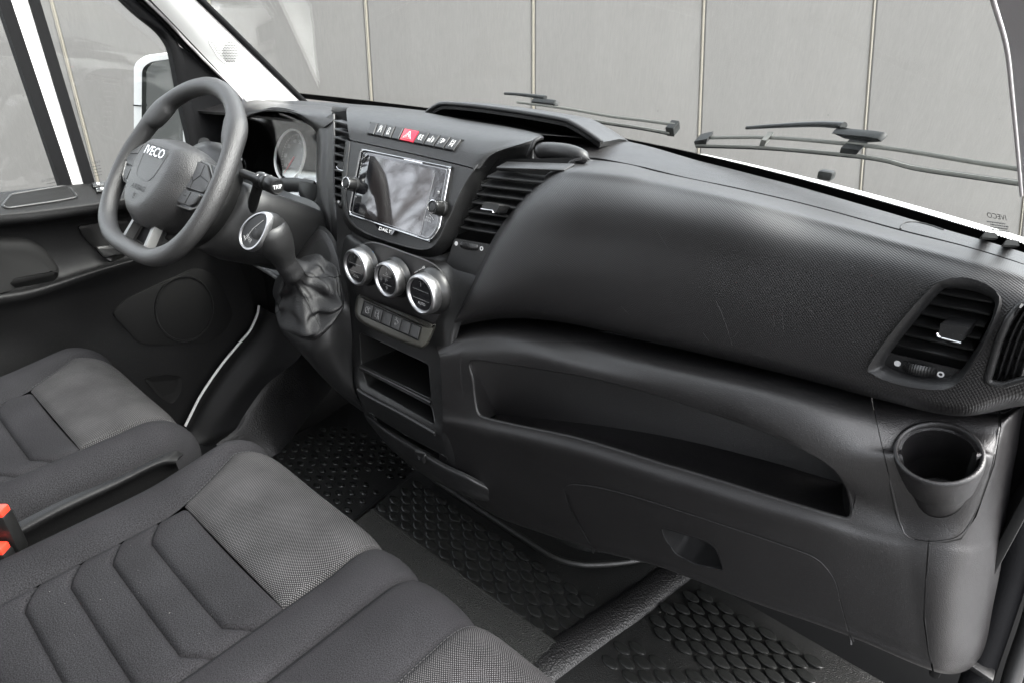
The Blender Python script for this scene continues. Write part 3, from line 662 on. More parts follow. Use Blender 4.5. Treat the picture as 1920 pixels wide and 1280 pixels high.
rw = [rows[i][-1] for i in range(9)]; sh.grid([rw, [p + V((-.002, .0, .03)) for p in rw], [p + V((-.012, .0, .07)) for p in rw]])
mk('shelf_tray', sh, K['dashlow'], dash, 50, label='deep open storage shelf under the airbag panel')
rim_tube('shelf_edge', shelf, dash, .0036, K['dashlow'], off=-.0034, k=10)
# end panel beside the door
ends = boolop(me_from('w', base_me, 0), [cutter([(1743, 1014), (1737.5, 1090), (1734.5, 1160), (1743.5, 1225), (1755.5, 1275), (1768, 1310), (2000, 1310), (2000, 700), (1875, 760), (1877.5, 800), (1865, 871), (1831, 967), (1802, 1011), (1772, 1017)], .60, .95)], 'INTERSECT'); resmooth(ends, 50)
link('end_panel', ends, K['dash'], dash)
# cup holder
cme = boolop(me_from('w', base_me, 0), [cutter(inset(cup, 1.5), .60, .86)], 'INTERSECT')
hole = M().lathe(cupc - cupn * .10, cupn, [(.031, 0), (.0372, .30)], 40, cap=True)
cme = boolop(cme, [hole]); resmooth(cme, 50)
ch = link('cup_holder', cme, K['dash'], dash, 'round cup holder moulded into the dashboard end')
wall_ = M().lathe(cupc, cupn, [(.0250, -.088), (.0300, -.088), (.0325, -.05), (.0357, -.004), (.0364, .0005), (.0382, .0018), (.0405, .0008), (.0412, -.004), (.0395, -.02), (.0345, -.05), (.022, -.082)], 48)
mk('cup_wall', wall_, K['dash'], ch, 60)
mk('cup_floor', M().lathe(cupc, cupn, [(.026, -.0875), (.024, -.0865), (.022, -.0875), (.00001, -.0875)], 40), K['dashlow'], ch, 40)
rim_tube('panel_edge', [(1631, 750), (1645, 800), (1668, 900), (1685, 975), (1697, 1003), (1720, 1014), (1742, 1017), (1770, 1015), (1800, 1008), (1815, 990), (1828, 965), (1862, 870), (1874, 800)], dash, .0016, K['dashlow'], off=-.0014, closed=False, n=60)
rim_tube('panel_edge', [(1742, 1018), (1737, 1090), (1734, 1160), (1741, 1215), (1746, 1240)], dash, .002, K['dashlow'], off=-.0016, closed=False, n=40)
for ln in ([(1742, 1016), (1800, 1008), (1828, 965), (1862, 870), (1874, 810)], [(1742, 1016), (1737, 1090), (1734, 1160), (1741, 1215), (1746, 1238)]):
    mk('joint_backing', M().tube(resamp([LOW.on(x, y, -.013) for x, y in ln], 50), .008, 8), K['matte'], dash, 60)
mk('end_cap', M().box(V((.095, .98, -.47)), .012, .40, .62, bev=.004), K['matte'], dash, 30)
mk('end_filler', M().box(P(1893, 772, .90) + V((.01, .02, 0)), .10, .06, .09), K['matte'], dash, 0)
# --- centre pod with switches
rows = [
 [P(a, b, y) for a, b, y in ((655, 201, .86), (690, 201, .87), (725, 204, .875), (800, 212, .88), (875, 226, .88), (950, 238, .875), (1005, 250, .86), (1020, 258, .85))],
 L([(650, 206, .80), (690, 208, .815), (725, 212, .82), (800, 222, .82), (875, 236, .82), (950, 249, .815), (995, 258, .815), (1003, 262, .815)]),
 L([(650, 218, .765), (688, 221, .775), (722, 225, .778), (795, 236, .778), (868, 250, .778), (930, 262, .778), (958, 268, .782), (985, 268, .79)]),
 L([(652, 240, .742), (680, 243, .745), (715, 248, .747), (780, 260, .747), (845, 274, .747), (890, 284, .748), (912, 287, .75), (926, 288, .755)]),
 L([(656, 262, .733), (675, 266.5, .733), (710, 274, .733), (760, 285, .733), (830, 301, .733), (872, 311, .733), (889, 316, .734), (899, 317, .738)])]
POD = Surf(rows, 60, 34)
mk('switch_panel', POD.solid(.004), K['pod'], dash, 50)
SPn = V((0, -.909, .417)).normalized(); SPp = P(750, 300, .7275)
def SP(px, py, off=0): return P(px, py, pl=(SPp + SPn * off, SPn))
inner = [(1001, 262), (960, 267), (932, 275), (908, 293), (889, 319), (871, 347), (857, 375), (838, 417), (822, 450), (808, 465), (786, 468), (755, 461), (725, 452), (690, 439), (668, 425), (654, 406), (649, 380), (650, 330), (656, 266)]
outer = [(998, 297), (967, 300), (938, 312), (914, 330), (900, 355), (887, 382), (876, 406), (863, 432), (848, 458), (830, 476), (806, 483), (770, 476), (728, 463), (690, 450), (662, 436), (645, 416), (640, 385), (641, 330), (648, 262)]
front_px = [(656, 265.5), (710, 276.5), (760, 287.5), (830, 303.5), (872, 313.5), (889, 318)] + inner[5:-1]
m = M(); fl = [SP(x, y) for x, y in front_px]
m.add(fl, [tuple(range(len(fl)))]); bk = [p + V((0, .03, 0)) for p in fl]; m.loft([fl, bk], False, True)
mk('screen_panel', m, K['pod'], dash, 30)
ia = [P(1001, 262, .815), P(960, 267, .785), P(932, 275, .768), P(908, 293, .752)] + [SP(x, y) for x, y in inner[4:]]
ob = [P(998, 297, .80), P(967, 300, .80), P(938, 312, .79), P(914, 330, .775)] + [SP(x, y) + ray(x, y) * .045 for x, y in outer[4:]]
im = [a.lerp(b, .22) + V((0, -.004, .002)) for a, b in zip(ia, ob)]
BAND = Surf([ia, im, [a.lerp(b, .6) for a, b in zip(ia, ob)], ob], 110, 14)
mk('pod_side', BAND.solid(.004), K['pod'], dash, 60)
mk('panel_edge', M().tube(cr(ia[3:], 80), .0016, 6), K['pod'], dash, 60)
# hinge caps on the top panel
def capsule(name, pts, rad, mt, par, lab=None):
    q = cr(pts, 16); r = [rad * (max(.0, 1 - (abs(i / 15 - .5) * 2) ** 6)) ** .5 + .0008 for i in range(16)]
    return mk(name, M().tube(q, r, 14), mt, par, 60, label=lab)
capsule('hinge_cap', L([(1001, 284, .79), (1030, 283, .80), (1065, 287, .80), (1104, 299, .80)]), .012, K['smooth'], dash, 'rounded cap beside the centre pod on passenger side')
capsule('hinge_cap', L([(628, 207, .86), (640, 208, .85), (657, 212, .84)]), .012, K['smooth'], dash, 'rounded cap beside the centre pod on driver side')
mk('cap_bracket', M().tube(cr(L([(1012, 260, .80), (1002, 266, .792), (996, 280, .788), (990, 294, .79)]), 14), .0035, 8), K['smooth'], dash, 60)
# document tray hood on the pod
top_px = [(800, 212), (806, 207), (818, 199), (834, 195), (888, 199), (970, 210), (1051, 224), (1073, 232), (1094, 244), (1119, 261), (1128, 268)]
ra = [P(a, b, .90) for a, b in top_px]; hood = [ra]
hood.append([p + V((0, .02, .0)) for p in ra]); hood.append([p + V((0, .08, -.006)) for p in ra]); hood.append([p + V((0, .16, -.05)) for p in ra])
HD = Surf(hood, 70, 12)
me = M(); me.v = []; o = mk('tray_hood', HD.solid(.010), K['smooth'], dash, 60, label='raised hood of the open document tray')
mk('hood_rim', M().tube(cr(ra, 70), .0045, 8), K['smooth'], dash, 60)
m = M().grid([cr(L([(800, 216, .90), (835, 220, .885), (942, 238, .885), (1010, 252, .87), (1080, 258, .875), (1125, 266, .90)]), 40), [p for p in cr([P(a, b + 6, 1.05) for a, b in ((800, 205), (835, 205), (942, 222), (1010, 236), (1080, 250), (1125, 262))], 40)]]); mk('tray_floor', m, K['matte'], dash, 0)
# switch strip
strip_q = [(696, 231), (868, 264), (852, 285), (689.5, 252.5)]
SB = lambda x, y: POD.on(x, y, .0)
gq = lambda off: quadmap(strip_q, lambda x, y: POD.on(x, y, off))
fr_ = [0, .085, .182, .275, .368, .53, .648, .765, .88, 1]
sock = gq(-.0005); m = M(); e_ = .012
m.loft([[gq(-.001)(s, t) for s, t in ((-e_, -.05), (.5, -.05), (1 + e_, -.05), (1 + e_, 1.05), (.5, 1.05), (-e_, 1.05))], [gq(.0008)(s, t) for s, t in ((-e_, -.05), (.5, -.05), (1 + e_, -.05), (1 + e_, 1.05), (.5, 1.05), (-e_, 1.05))]]); mk('switch_frame', m, K['matte'], dash, 0)
def icon(kind):
    if kind == 'hazard': return [[(.5, .18), (.78, .78), (.22, .78), (.5, .18)], [(.5, .40), (.64, .68), (.36, .68), (.5, .40)]]
    if kind == 'belt': return [circ2(.5, .28, .13, .12), [(.35, .45), (.65, .45), (.65, .75), (.35, .75), (.35, .45)], [(.62, .3), (.35, .62)]]
    if kind == 'esp': return [circ2(.52, .3, .12, .1), [(.36, .48), (.64, .48), (.64, .68), (.36, .68), (.36, .48)], circ2(.4, .74, .05, .05, 8), circ2(.6, .74, .05, .05, 8)]
    if kind == 'fog': return [circ2(.42, .5, .14, .22, 12, 90, 270), [(.42, .28), (.42, .72)]] + [[(.52, .32 + .18 * i), (.75, .36 + .18 * i)] for i in range(3)] + [[(.63, .26), (.6, .5), (.66, .76)]]
    if kind == 'lift': return [[(.22, .7), (.22, .45), (.34, .45), (.34, .7), (.22, .7)], [(.45, .75), (.45, .25), (.5, .2)], circ2(.64, .55, .1, .2, 12, -90, 90), [(.64, .35), (.64, .75)]]
    if kind == 'beam': return [circ2(.48, .45, .14, .2, 12, -90, 90), [(.48, .25), (.48, .65)], [(.24, .3), (.36, .26)], [(.24, .45), (.36, .42)], [(.24, .62), (.36, .58)], [(.25, .75), (.32, .75)], [(.7, .32), (.76, .38), (.7, .55), (.66, .42), (.7, .32)]]
    if kind == 'lock': return [[(.34, .22), (.66, .22), (.66, .78), (.34, .78), (.34, .22)], [(.42, .38), (.58, .38)], [(.42, .52), (.58, .52), (.58, .66), (.42, .66), (.42, .52)], [(.5, .3), (.5, .38)]]
    return []
kinds = ['', 'belt', 'esp', '', 'hazard', 'fog', 'lift', 'beam', 'lock']
for i, kd in enumerate(kinds):
    a, b = fr_[i] + .006, fr_[i + 1] - .006
    def gg(off, a=a, b=b):
        g0 = gq(off); return lambda s, t: g0(a + (b - a) * s, .04 + .92 * t)
    ring = lambda off, e: [gg(off)(s, t) for s, t in ((e, e), (.5, e), (1 - e, e), (1 - e, .5), (1 - e, 1 - e), (.5, 1 - e), (e, 1 - e), (e, .5))]
    m = M().loft([ring(.0, 0), ring(.0028, 0), ring(.0036, .05)])
    bt = mk('switch', m, K['red'] if kd == 'hazard' else K['smooth'], dash, 30, label='red hazard light switch' if kd == 'hazard' else None)
    if kd: marks('symbol', icon(kd), gg(.0042), .0005 if kd == 'hazard' else .00036, K['white_print'], bt)
# --- infotainment unit
info = empty('infotainment_unit', SP(745, 362)); tag(info, 'touchscreen unit in chrome frame with two knobs on centre dashboard', 'screen unit')
frame_px = poly([(682, 280), (838, 312), (842, 330), (825, 420), (812, 446), (800, 452), (662, 408), (655, 396), (657, 380), (670, 298)], 9, 4)
frame_px = poly([(676, 278.5), (846, 313), (824, 432), (806, 455), (652, 403), (656, 380)], 13, 6)
def info_loop(ins, off, nn=120): return cr([SP(x, y, off) for x, y in inset(frame_px, ins)], nn, True)
m = M().grid([info_loop(-.8, -.001), info_loop(-.6, .002), info_loop(.4, .0042), info_loop(1.6, .0050), info_loop(2.8, .0042), info_loop(3.7, .002), info_loop(3.8, -.001)], True); mk('chrome_frame', m, K['chrome'], info, 50)
m = M().loft([info_loop(3.7, -.001), info_loop(3.7, .002), info_loop(4.6, .0026)]); mk('fascia', m, K['gloss'], info, 30)
m = M().grid([info_loop(6.2, .0024), info_loop(6.6, .0032), info_loop(7.2, .0032), info_loop(7.6, .0024)], True); mk('inner_rim', m, K['silver'], info, 50)
gs = quadmap([(703, 294.5), (815, 320), (789, 441), (683, 407)], lambda x, y: SP(x, y, .0032))
bz = quadmap([(694, 292), (816, 319.5), (786.5, 444), (671, 407)], lambda x, y: SP(x, y, .0029))
m = M().loft([[bz(a, b) - SPn * .002 for a, b in ((0, 0), (1, 0), (1, 1), (0, 1))], [bz(a, b) for a, b in ((0, 0), (1, 0), (1, 1), (0, 1))]]); mk('screen_bezel', m, K['gloss'], info, 0)
m = M().loft([[gs(a, b) - SPn * .002 for a, b in ((0, 0), (1, 0), (1, 1), (0, 1))], [gs(a, b) for a, b in ((0, 0), (1, 0), (1, 1), (0, 1))]]); mk('screen', m, K['screen'], info, 0, label='switched-off display glass mirroring bare trees')
mk('screen_edge', M().tube([bz(1.005, .03), bz(1.005, .99), bz(.97, 1.005), bz(.0, 1.012)], .0009, 5), K['silver'], info, 40)
g = quadmap([(757, 297), (792, 305), (792, 307.6), (757, 300)], lambda x, y: SP(x, y, .004)); mk('bright_strip', M().add([g(0, 0), g(1, 0), g(1, 1), g(0, 1)], [(0, 1, 2, 3)]), K['chrome'], info, 0)
def rknob(px, py, r, h, lab):
    o_ = SP(px, py, .002); ax = (SPn + V((0, -.05, -.1))).normalized()
    kn = mk('knob', M().lathe(o_, ax, [(r * 1.12, 0), (r * 1.12, .004), (r * .98, .006), (r, .010), (r * .97, h - .003), (r * .92, h), (r * .8, h + .0006)] + [(r * .8, h + .0006)], 36), K['satin'], info, 40, label=lab)
    mk('knob_ring', M().lathe(o_, ax, [(r * .92, h - .001), (r * .9, h + .0014), (r * .80, h + .0018), (r * .76, h + .0004)], 36), K['chrome'], kn, 50)
    mk('knob_cap', M().lathe(o_, ax, [(r * .77, h), (r * .74, h + .0008), (r * .70, h - .0002), (r * .55, h + .0002), (r * .5, h + .0012), (.00001, h + .0016)], 36), K['smooth'], kn, 40)
    return kn, o_, ax
rknob(667, 347, .0125, .022, 'volume knob on the driver side of the screen'); kb, ko, ka = rknob(829, 391, .0125, .022, 'tuning knob on the passenger side of the screen')
ff = lambda x, y: SP(x, y, .0034)
text_on('print', 'TUNE', quadmap([(798.5, 405.5), (808.5, 408.5), (807.5, 412), (797.5, 409)], ff), K['white_print'], info)
text_on('print', 'SCROLL', quadmap([(796.5, 410.5), (809, 414), (808, 417.8), (795.5, 414)], ff), K['white_print'], info)
text_on('print', 'VOL', quadmap([(664.5, 367), (669.5, 368), (668.8, 371), (663.8, 370)], ff), K['white_print'], info)
fq = lambda q: quadmap(q, ff)
marks('arrow', [[(0, 0), (.8, .7), (.7, .5)], [(.8, .7), (1, 1)]], fq([(805, 402), (814, 404), (813, 413), (804, 411)]), .0005, K['white_print'], info)
marks('back_symbol', [[(.2, .2), (.8, .2), (.8, .7), (.3, .7)], [(.35, .0), (.1, .2), (.35, .4)]], fq([(820, 358), (826, 359.5), (825, 365), (819, 363.5)]), .0005, K['white_print'], info)
marks('button_line', [[(0, 1), (.1, 0), (.5, -.05)], [(.9, 0), (.8, 1)]], fq([(815, 352), (828, 355), (825, 370), (811, 370)]), .0004, K['grey_print'], info)
marks('hex_lines', [[(.1, .3), (.4, .1), (.6, .3), (.3, .55), (.1, .3)], [(.6, .3), (.95, .1)], [(.3, .55), (.35, .8), (.1, 1)], [(.15, .75), (.35, .55)], [(.5, .6), (.8, .3)]], fq([(676, 286), (692, 288), (686, 318), (670, 316)]), .0007, K['satin'], info)
marks('phone_symbol', [[(.5, .2), (.3, .6), (.5, .6), (.4, .9)]], fq([(671, 322), (677, 323), (675, 332), (669, 331)]), .0004, K['grey_print'], info)
bd = poly([(703, 421), (741, 432), (735, 441), (712, 434.5)], 2, 2); m = M().loft([[SP(x, y, .002) for x, y in bd], [SP(x, y, .0062) for x, y in bd]]); bdo = mk('name_plate', m, K['gloss'], info, 20)
text_on('lettering', 'DAILY', quadmap([(711.5, 425.5), (734.5, 432), (732, 438), (710, 431.5)], lambda x, y: SP(x, y, .0068)), K['ringwhite'], bdo)
# --- outlet between screen and airbag panel
def sub(name, c, lab):
    o = empty(name, c); o.parent = dash; o.location = V(o.location) - wloc(dash); o['label'] = lab; return o
cv = sub('air_vent', P(960, 380, .73), 'slatted air outlet between screen and airbag panel')
cn = V((0, -.97, .24)); cp = (P(950, 390, .722), cn)
bq = [(905, 300), (1075, 296), (1030, 400), (930, 520), (800, 520), (830, 470)]
m = M().loft([[P(x, y, pl=(cp[0] + V((0, .045, 0)), cn)) for x, y in bq], [P(x, y, pl=(cp[0] + V((0, .05, 0)), cn)) for x, y in bq]]); mk('duct_back', m, K['matte'], cv, 0)
for (x0, y0, x1, y1) in [(930, 316, 1058, 321), (912, 333, 1034, 346), (900, 349, 1018, 363), (892, 365, 1002, 379), (884, 381, 988, 395), (877, 398, 975, 411), (870, 413, 962, 428), (863, 428, 950, 443)]:
    slat(cv, P(x0, y0, pl=cp), P(x1, y1, pl=cp), cn, .028, .0034, .45, K['smooth'])
for k in range(6):
    x0, y0 = 905 - k * 8.5, 345 + k * 17
    mk('fin', M().box(P(x0 + 6, y0, pl=(cp[0] + V((0, .012, 0)), cn)), .0016, .02, .012), K['satin'], cv, 0)
low_q = poly([(852, 447), (940, 462), (925, 490), (905, 520), (835, 500), (845, 470)], 4)
pb = (P(880, 460, .698), V((0, -.98, .2))); m = M().loft([[P(x, y, pl=(pb[0] + V((0, .02, 0)), pb[1])) for x, y in low_q], [P(x, y, pl=pb) for x, y in low_q]]); mk('base_plate', m, K['smooth'], cv, 30)
pdisc(cv, 855.5, 457, pb, .0036, K['white_print']); pdisc(cv, 903, 466.5, pb, .0036, K['white_print'], True)
thumb(cv, 863, 458.5, 896.5, 465, .0058, pb)
kn = vknob(cv, [(907, 378), (938, 384), (930, 401), (901, 390)], cp, .024)
mk('chrome_edge', M().tube([P(x, y, pl=(cp[0] + cn * .0245, cn)) for x, y in ((902, 392), (908, 393), (924, 395.5), (925, 400))], .0012, 6), K['chrome'], kn, 60)
# --- outlet between instrument hood and screen
lv = sub('air_vent', P(645, 340, .73), 'narrow slatted outlet between instrument hood and screen')
lp = (P(645, 330, .752), cn)
bq = [(622, 212), (668, 205), (668, 470), (640, 520), (622, 480)]
m = M().loft([[P(x, y, pl=(lp[0] + V((0, .04, 0)), cn)) for x, y in bq], [P(x, y, pl=(lp[0] + V((0, .045, 0)), cn)) for x, y in bq]]); mk('duct_back', m, K['matte'], lv, 0)
for k in range(11):
    y0 = 228 + 15.2 * k; slat(lv, P(626, y0, pl=lp), P(657 - k * .3, y0 + 9, pl=lp), cn, .02, .005, .2, K['smooth'])
pb2 = (P(645, 400, .703), cn); lq = poly([(630, 375), (652, 380), (656, 420), (660, 440), (650, 470), (640, 520), (632, 470)], 3)
m = M().loft([[P(x, y, pl=(pb2[0] + V((0, .02, 0)), cn)) for x, y in lq], [P(x, y, pl=pb2) for x, y in lq]]); mk('base_plate', m, K['smooth'], lv, 30)
pdisc(lv, 635, 379, pb2, .003, K['white_print']); thumb(lv, 637, 383, 647, 388, .006, pb2)
kn = vknob(lv, [(637, 303), (653, 306), (648, 321), (630, 313)], lp, .024)
mk('chrome_edge', M().tube([P(x, y, pl=(lp[0] + cn * .0245, cn)) for x, y in ((631, 313), (635, 318), (640, 320), (647, 321))], .0012, 6), K['chrome'], kn, 60)
# --- stack face behind climate controls, down to the drawers
rows = [
 L([(634, 420, .735), (655, 430, .715), (690, 448, .712), (760, 470, .712), (815, 480, .712), (850, 472, .706), (905, 478, .706)]),
 L([(638, 455, .70), (655, 450, .682), (690, 462, .676), (760, 483, .674), (815, 500, .674), (850, 505, .688), (893, 520, .688)]),
 L([(641, 500, .672), (654, 495, .662), (690, 505, .660), (760, 525, .660), (815, 543, .660), (850, 560, .666), (874, 577, .667)]),
 L([(648, 545, .658), (658, 545, .652), (690, 560, .652), (760, 585, .652), (815, 606, .652), (845, 620, .652), (858, 628, .66)]),
 L([(652, 590, .652), (660, 595, .646), (690, 612, .646), (760, 640, .646), (810, 660, .646), (838, 662, .642), (850, 664, .648)]),
 L([(652, 630, .648), (662, 640, .640), (690, 655, .640), (750, 685, .640), (808, 712, .640), (832, 718, .632), (846, 722, .640)]),
 L([(656, 690, .645), (667, 700, .632), (690, 712, .632), (750, 744, .632), (812, 775, .632), (834, 780, .628), (848, 784, .636)]),
 L([(662, 722, .645), (673, 732, .624), (695, 746, .622), (750, 777, .622), (818, 812, .624), (835, 822, .626), (850, 826, .634)]),
 L([(672, 745, .65), (682, 762, .634), (700, 775, .634), (755, 812, .634), (822, 850, .636), (840, 862, .636), (860, 872, .642)]),
 L([(680, 768, .66), (690, 790, .65), (712, 812, .65), (765, 858, .65), (830, 900, .652), (850, 910, .652), (880, 925, .66)])]
STK = Surf(rows, 60, 64)
bx1 = poly([(673, 621), (804, 682), (809, 748), (677, 684)], 5, 4); bx2 = poly([(677, 692), (809, 760), (816, 796), (688, 722)], 4, 4)
dslot = poly([(690, 771), (760, 815), (822, 848), (840, 858), (836, 866), (770, 832), (712, 795)], 3)
me = boolop(me_from('w', STK.solid(.004), 0), [cutter(bx1, .55, .80), cutter(bx2, .55, .8), cutter(dslot, .55, .8)]); resmooth(me, 45)
link('centre_stack', me, K['smooth'], dash)
def bin_(lp, depth, lab, up=0):
    a = resamp([STK.on(x, y, -.001) for x, y in lp], 60, True); c = sum(a, V()) / 60
    b = [p + V((0, depth, -.004)) for p in a]; b = [q.lerp(c + V((0, depth, -.004)), .06) for q in b]
    o = mk('storage_bin', M().loft([a, [p.lerp(q, .5) for p, q in zip(a, b)], b], False, True), K['satin'], dash, 40, label=lab)
    mk('bin_edge', M().tube(a, .0016, 6, True), K['satin'], o, 60); return o
bin_(bx1, .13, 'upper open bin under the climate controls'); bin_(bx2, .13, 'lower open bin under the climate controls'); bin_(dslot, .05, 'slot above the lower flap')
mk('bin_lip', M().tube(cr([STK.on(x, y, .002) for x, y in ((674, 729), (690, 740), (750, 772), (800, 800), (818, 811))], 30), .0045, 8), K['smooth'], dash, 60)
mk('shelf_bar', M().tube([STK.on(676, 687, .0), STK.on(740, 718, .001), STK.on(809, 754, .0)], .0042, 8), K['satin'], dash, 60)
# flap below the bins
rows = [
 L([(684, 771, .652), (720, 798, .634), (775, 832, .626), (830, 866, .628), (880, 890, .636), (922, 912, .66)]),
 L([(685, 776, .642), (721, 806, .622), (776, 842, .616), (830, 876, .620), (880, 900, .630), (922, 920, .656)]),
 L([(688, 785, .644), (724, 820, .624), (778, 860, .620), (830, 892, .624), (880, 914, .634), (924, 930, .66)]),
 L([(694, 795, .652), (730, 836, .634), (782, 880, .630), (832, 908, .634), (880, 930, .642), (926, 942, .668)]),
 L([(698, 800, .69), (732, 840, .68), (784, 882, .68), (834, 910, .68), (880, 930, .69), (926, 940, .70)])]
FLP = Surf(rows, 44, 20); fp = mk('drawer_flap', FLP.solid(.004), K['smooth'], dash, 50, label='curved flap at the foot of the centre stack')
lt = poly([(781, 843), (800, 853), (799, 866), (780, 857)], 2, 2); m = M().loft([[FLP.on(x, y, -.001) for x, y in lt], [FLP.on(x, y, .0045) for x, y in lt], [FLP.on(x, y, .0055) for x, y in inset(lt, 1.5)]]); la = mk('latch', m, K['smooth'], fp, 30)
marks('latch_mark', [[(.3, .3), (.7, .3), (.6, .7), (.4, .7), (.3, .3)]], quadmap([(784, 848), (797, 854), (796, 862), (783, 856)], lambda x, y: FLP.on(x, y, .0058)), .0005, K['satin'], la)
# --- climate panel
clim = empty('climate_panel', P(745, 530, .65)); tag(clim, 'climate control panel with three silver ringed dials and buttons', 'controls')
CPn = V((0, -1, .04)).normalized(); CPp = P(745, 530, .652)
def CP(px, py, off=0): return P(px, py, pl=(CPp + CPn * off, CPn))
cpl = rnd([(664, 500), (666, 474), (674, 461), (690, 454), (712, 456), (758, 472), (805, 490), (829, 509), (841, 536), (838, 560), (826, 592), (812, 610), (790, 606), (750, 588), (700, 568), (668, 552)], 80)
m = M().loft([cr([CP(x, y, -.006) for x, y in cpl], 120, True), cr([CP(x, y, .003) for x, y in cpl], 120, True), cr([CP(x, y, .006) for x, y in inset(cpl, 2.5)], 120, True)]); mk('face', m, K['dash'], clim, 40)
def dial(c, r, kind, lab):
    c = V(c); ax = V((0, -1, .05)).normalized(); h = .030; o_ = c - ax * h
    base = mk('dial', M().lathe(o_, ax, [(r * 1.16, -.004), (r * 1.14, .006), (r * 1.02, .009), (r * 1.0, .012)], 48), K['satin'], clim, 50, label=lab)
    prof = []
    m = M(); k = 96; rows = []
    for rr, hh, kn in ((.98, .010, 0), (1.0, .012, 1), (1.0, h - .008, 1), (1.0, h - .006, 0), (.985, h - .002, 0), (.94, h, 0), (.88, h + .0004, 0), (.83, h - .001, 0), (.80, h - .004, 0)):
        row = []
        for i in range(k):
            a = 2 * math.pi * i / k; seg = (i // 8) % 2
            q = r * rr * (1 + (.012 if (i % 2 and kn and seg) else 0)); u = V((1, 0, 0)); w = ax.cross(u)
            row.append(o_ + ax * hh + (u * math.cos(a) + w * math.sin(a)) * q)
        rows.append(row)
    m.grid(rows, True); mk('dial_ring', m, K['silver'], base, 45)
    mk('dial_face', M().lathe(o_, ax, [(r * .81, h - .005), (r * .8, h - .0045), (.00001, h - .004)], 40), K['gloss'], base, 40)
    up = (V((0, 0, 1)) - ax * ax.z).normalized()
    g = lambda s, t: o_ + ax * (h - .0032) + V((1, 0, 0)) * ((s - .5) * 1.5 * r) - up * ((t - .5) * 1.5 * r)
    if kind == 'l': ls = [[(.15, .36), (.85, .36)], [(.15, .66), (.85, .66)], [(.5, .06), (.5, .12)], [(.36, .84), (.42, .78), (.58, .78), (.66, .84), (.36, .84)]]
    elif kind == 'm': ls = [[(.3, .34), (.75, .34)], [(.3, .68), (.75, .68)], [(.5, .04), (.5, .12)], [(.45, .28), (.5, .18), (.56, .28), (.45, .28)], [(.44, .46), (.56, .5), (.44, .56), (.44, .46)], [(.45, .76), (.56, .76), (.5, .86), (.45, .76)], circ2(.18, .52, .05, .06, 10)]
    else: ls = [[(.12, .36), (.85, .36)], [(.12, .66), (.88, .66)], [(.5, .06), (.5, .22)], [(.42, .06), (.5, .06)]]
    marks('symbol', ls, g, .00027, K['icon'], base)
    if kind == 'r':
        g2 = lambda s, t: g(.36 + .34 * s, .75 + .09 * t); text_on('lettering', 'AUTO', g2, K['white_print'], base)
dial((-.9054, .6193, -.4170), .034, 'l', 'fan dial nearest the gear lever'); dial((-.8145, .618, -.4152), .032, 'm', 'middle air distribution dial'); dial((-.7160, .6092, -.4102), .034, 'r', 'temperature dial nearest the passenger')
marks('fan_scale', [[(0, 1), (.3, .7)], [(.4, .6), (.7, .35)], [(.72, .2), (.9, .0), (1, .2), (.8, .35), (.72, .2)], [(.75, .3), (.95, .1)]], quadmap([(780, 497), (797, 500), (795, 515), (777, 512)], lambda x, y: CP(x, y, .0065)), .0007, K['white_print'], clim)
marks('cold_mark', [[(0, 0), (.6, 1)], [(.2, .7), (1, .3)]], quadmap([(695, 468), (700, 470), (699, 478), (694, 475)], lambda x, y: CP(x, y, .0065)), .0005, K['blue_print'], clim)
bar = rnd([(668, 572), (672, 556), (682, 556), (740, 584), (800, 610), (816, 606), (811, 622), (803, 640), (795, 649), (783, 650), (735, 632), (690, 611), (672, 598), (667, 586)], 80)
BNn = V((0, -.90, .44)).normalized(); BNp = P(740, 602, .632)
def BP(px, py, off=0): return P(px, py, pl=(BNp + BNn * off, BNn))
m = M().loft([cr([BP(x, y, -.014) for x, y in inset(bar, -2)], 120, True), cr([BP(x, y, -.003) for x, y in bar], 120, True), cr([BP(x, y, .001) for x, y in inset(bar, 1.5)], 120, True), cr([BP(x, y, .0025) for x, y in inset(bar, 4.5)], 120, True)]); mk('button_bar', m, K['bar'], clim, 50)
bq = [(683.5, 565.5), (789.5, 613.5), (783.5, 637), (677.5, 589.5)]
gb = lambda off: quadmap(bq, lambda x, y: BP(x, y, off))
m = M().loft([[gb(.002)(s, t) for s, t in ((-.015, -.06), (1.015, -.06), (1.015, 1.06), (-.015, 1.06))], [gb(.0032)(s, t) for s, t in ((-.015, -.06), (1.015, -.06), (1.015, 1.06), (-.015, 1.06))]]); mk('button_frame', m, K['matte'], clim, 0)
ik = {0: [circ2(.5, .5, .26, .26, 14, 30, 330), [(.35, .7), (.5, .35), (.62, .6)], [(.5, .35), (.3, .3)]], 1: [[(.3, .2), (.62, .2), (.62, .75), (.3, .75), (.3, .2)], [(.3, .45), (.62, .45)], [(.66, .6), (.8, .85), (.55, .85)]], 3: [[(.3, .3), (.62, .3), (.75, .45), (.62, .6), (.4, .6)], [(.48, .5), (.38, .6), (.48, .72)], [(.45, .3), (.45, .15), (.3, .15)]]}
for i in range(6):
    a, b = i / 6 + .006, (i + 1) / 6 - .006
    def gg(off, a=a, b=b):
        g0 = gb(off); return lambda s, t: g0(a + (b - a) * s, .03 + .94 * t)
    ring = lambda off, e: [gg(off)(s, t) for s, t in ((e, e), (1 - e, e), (1 - e, 1 - e), (e, 1 - e))]
    bt = mk('push_button', M().loft([ring(.001, 0), ring(.0048, 0), ring(.0054, .04)]), K['smooth'], clim, 30)
    if i in ik: marks('symbol', ik[i], gg(.0058), .00035, K['icon'], bt)
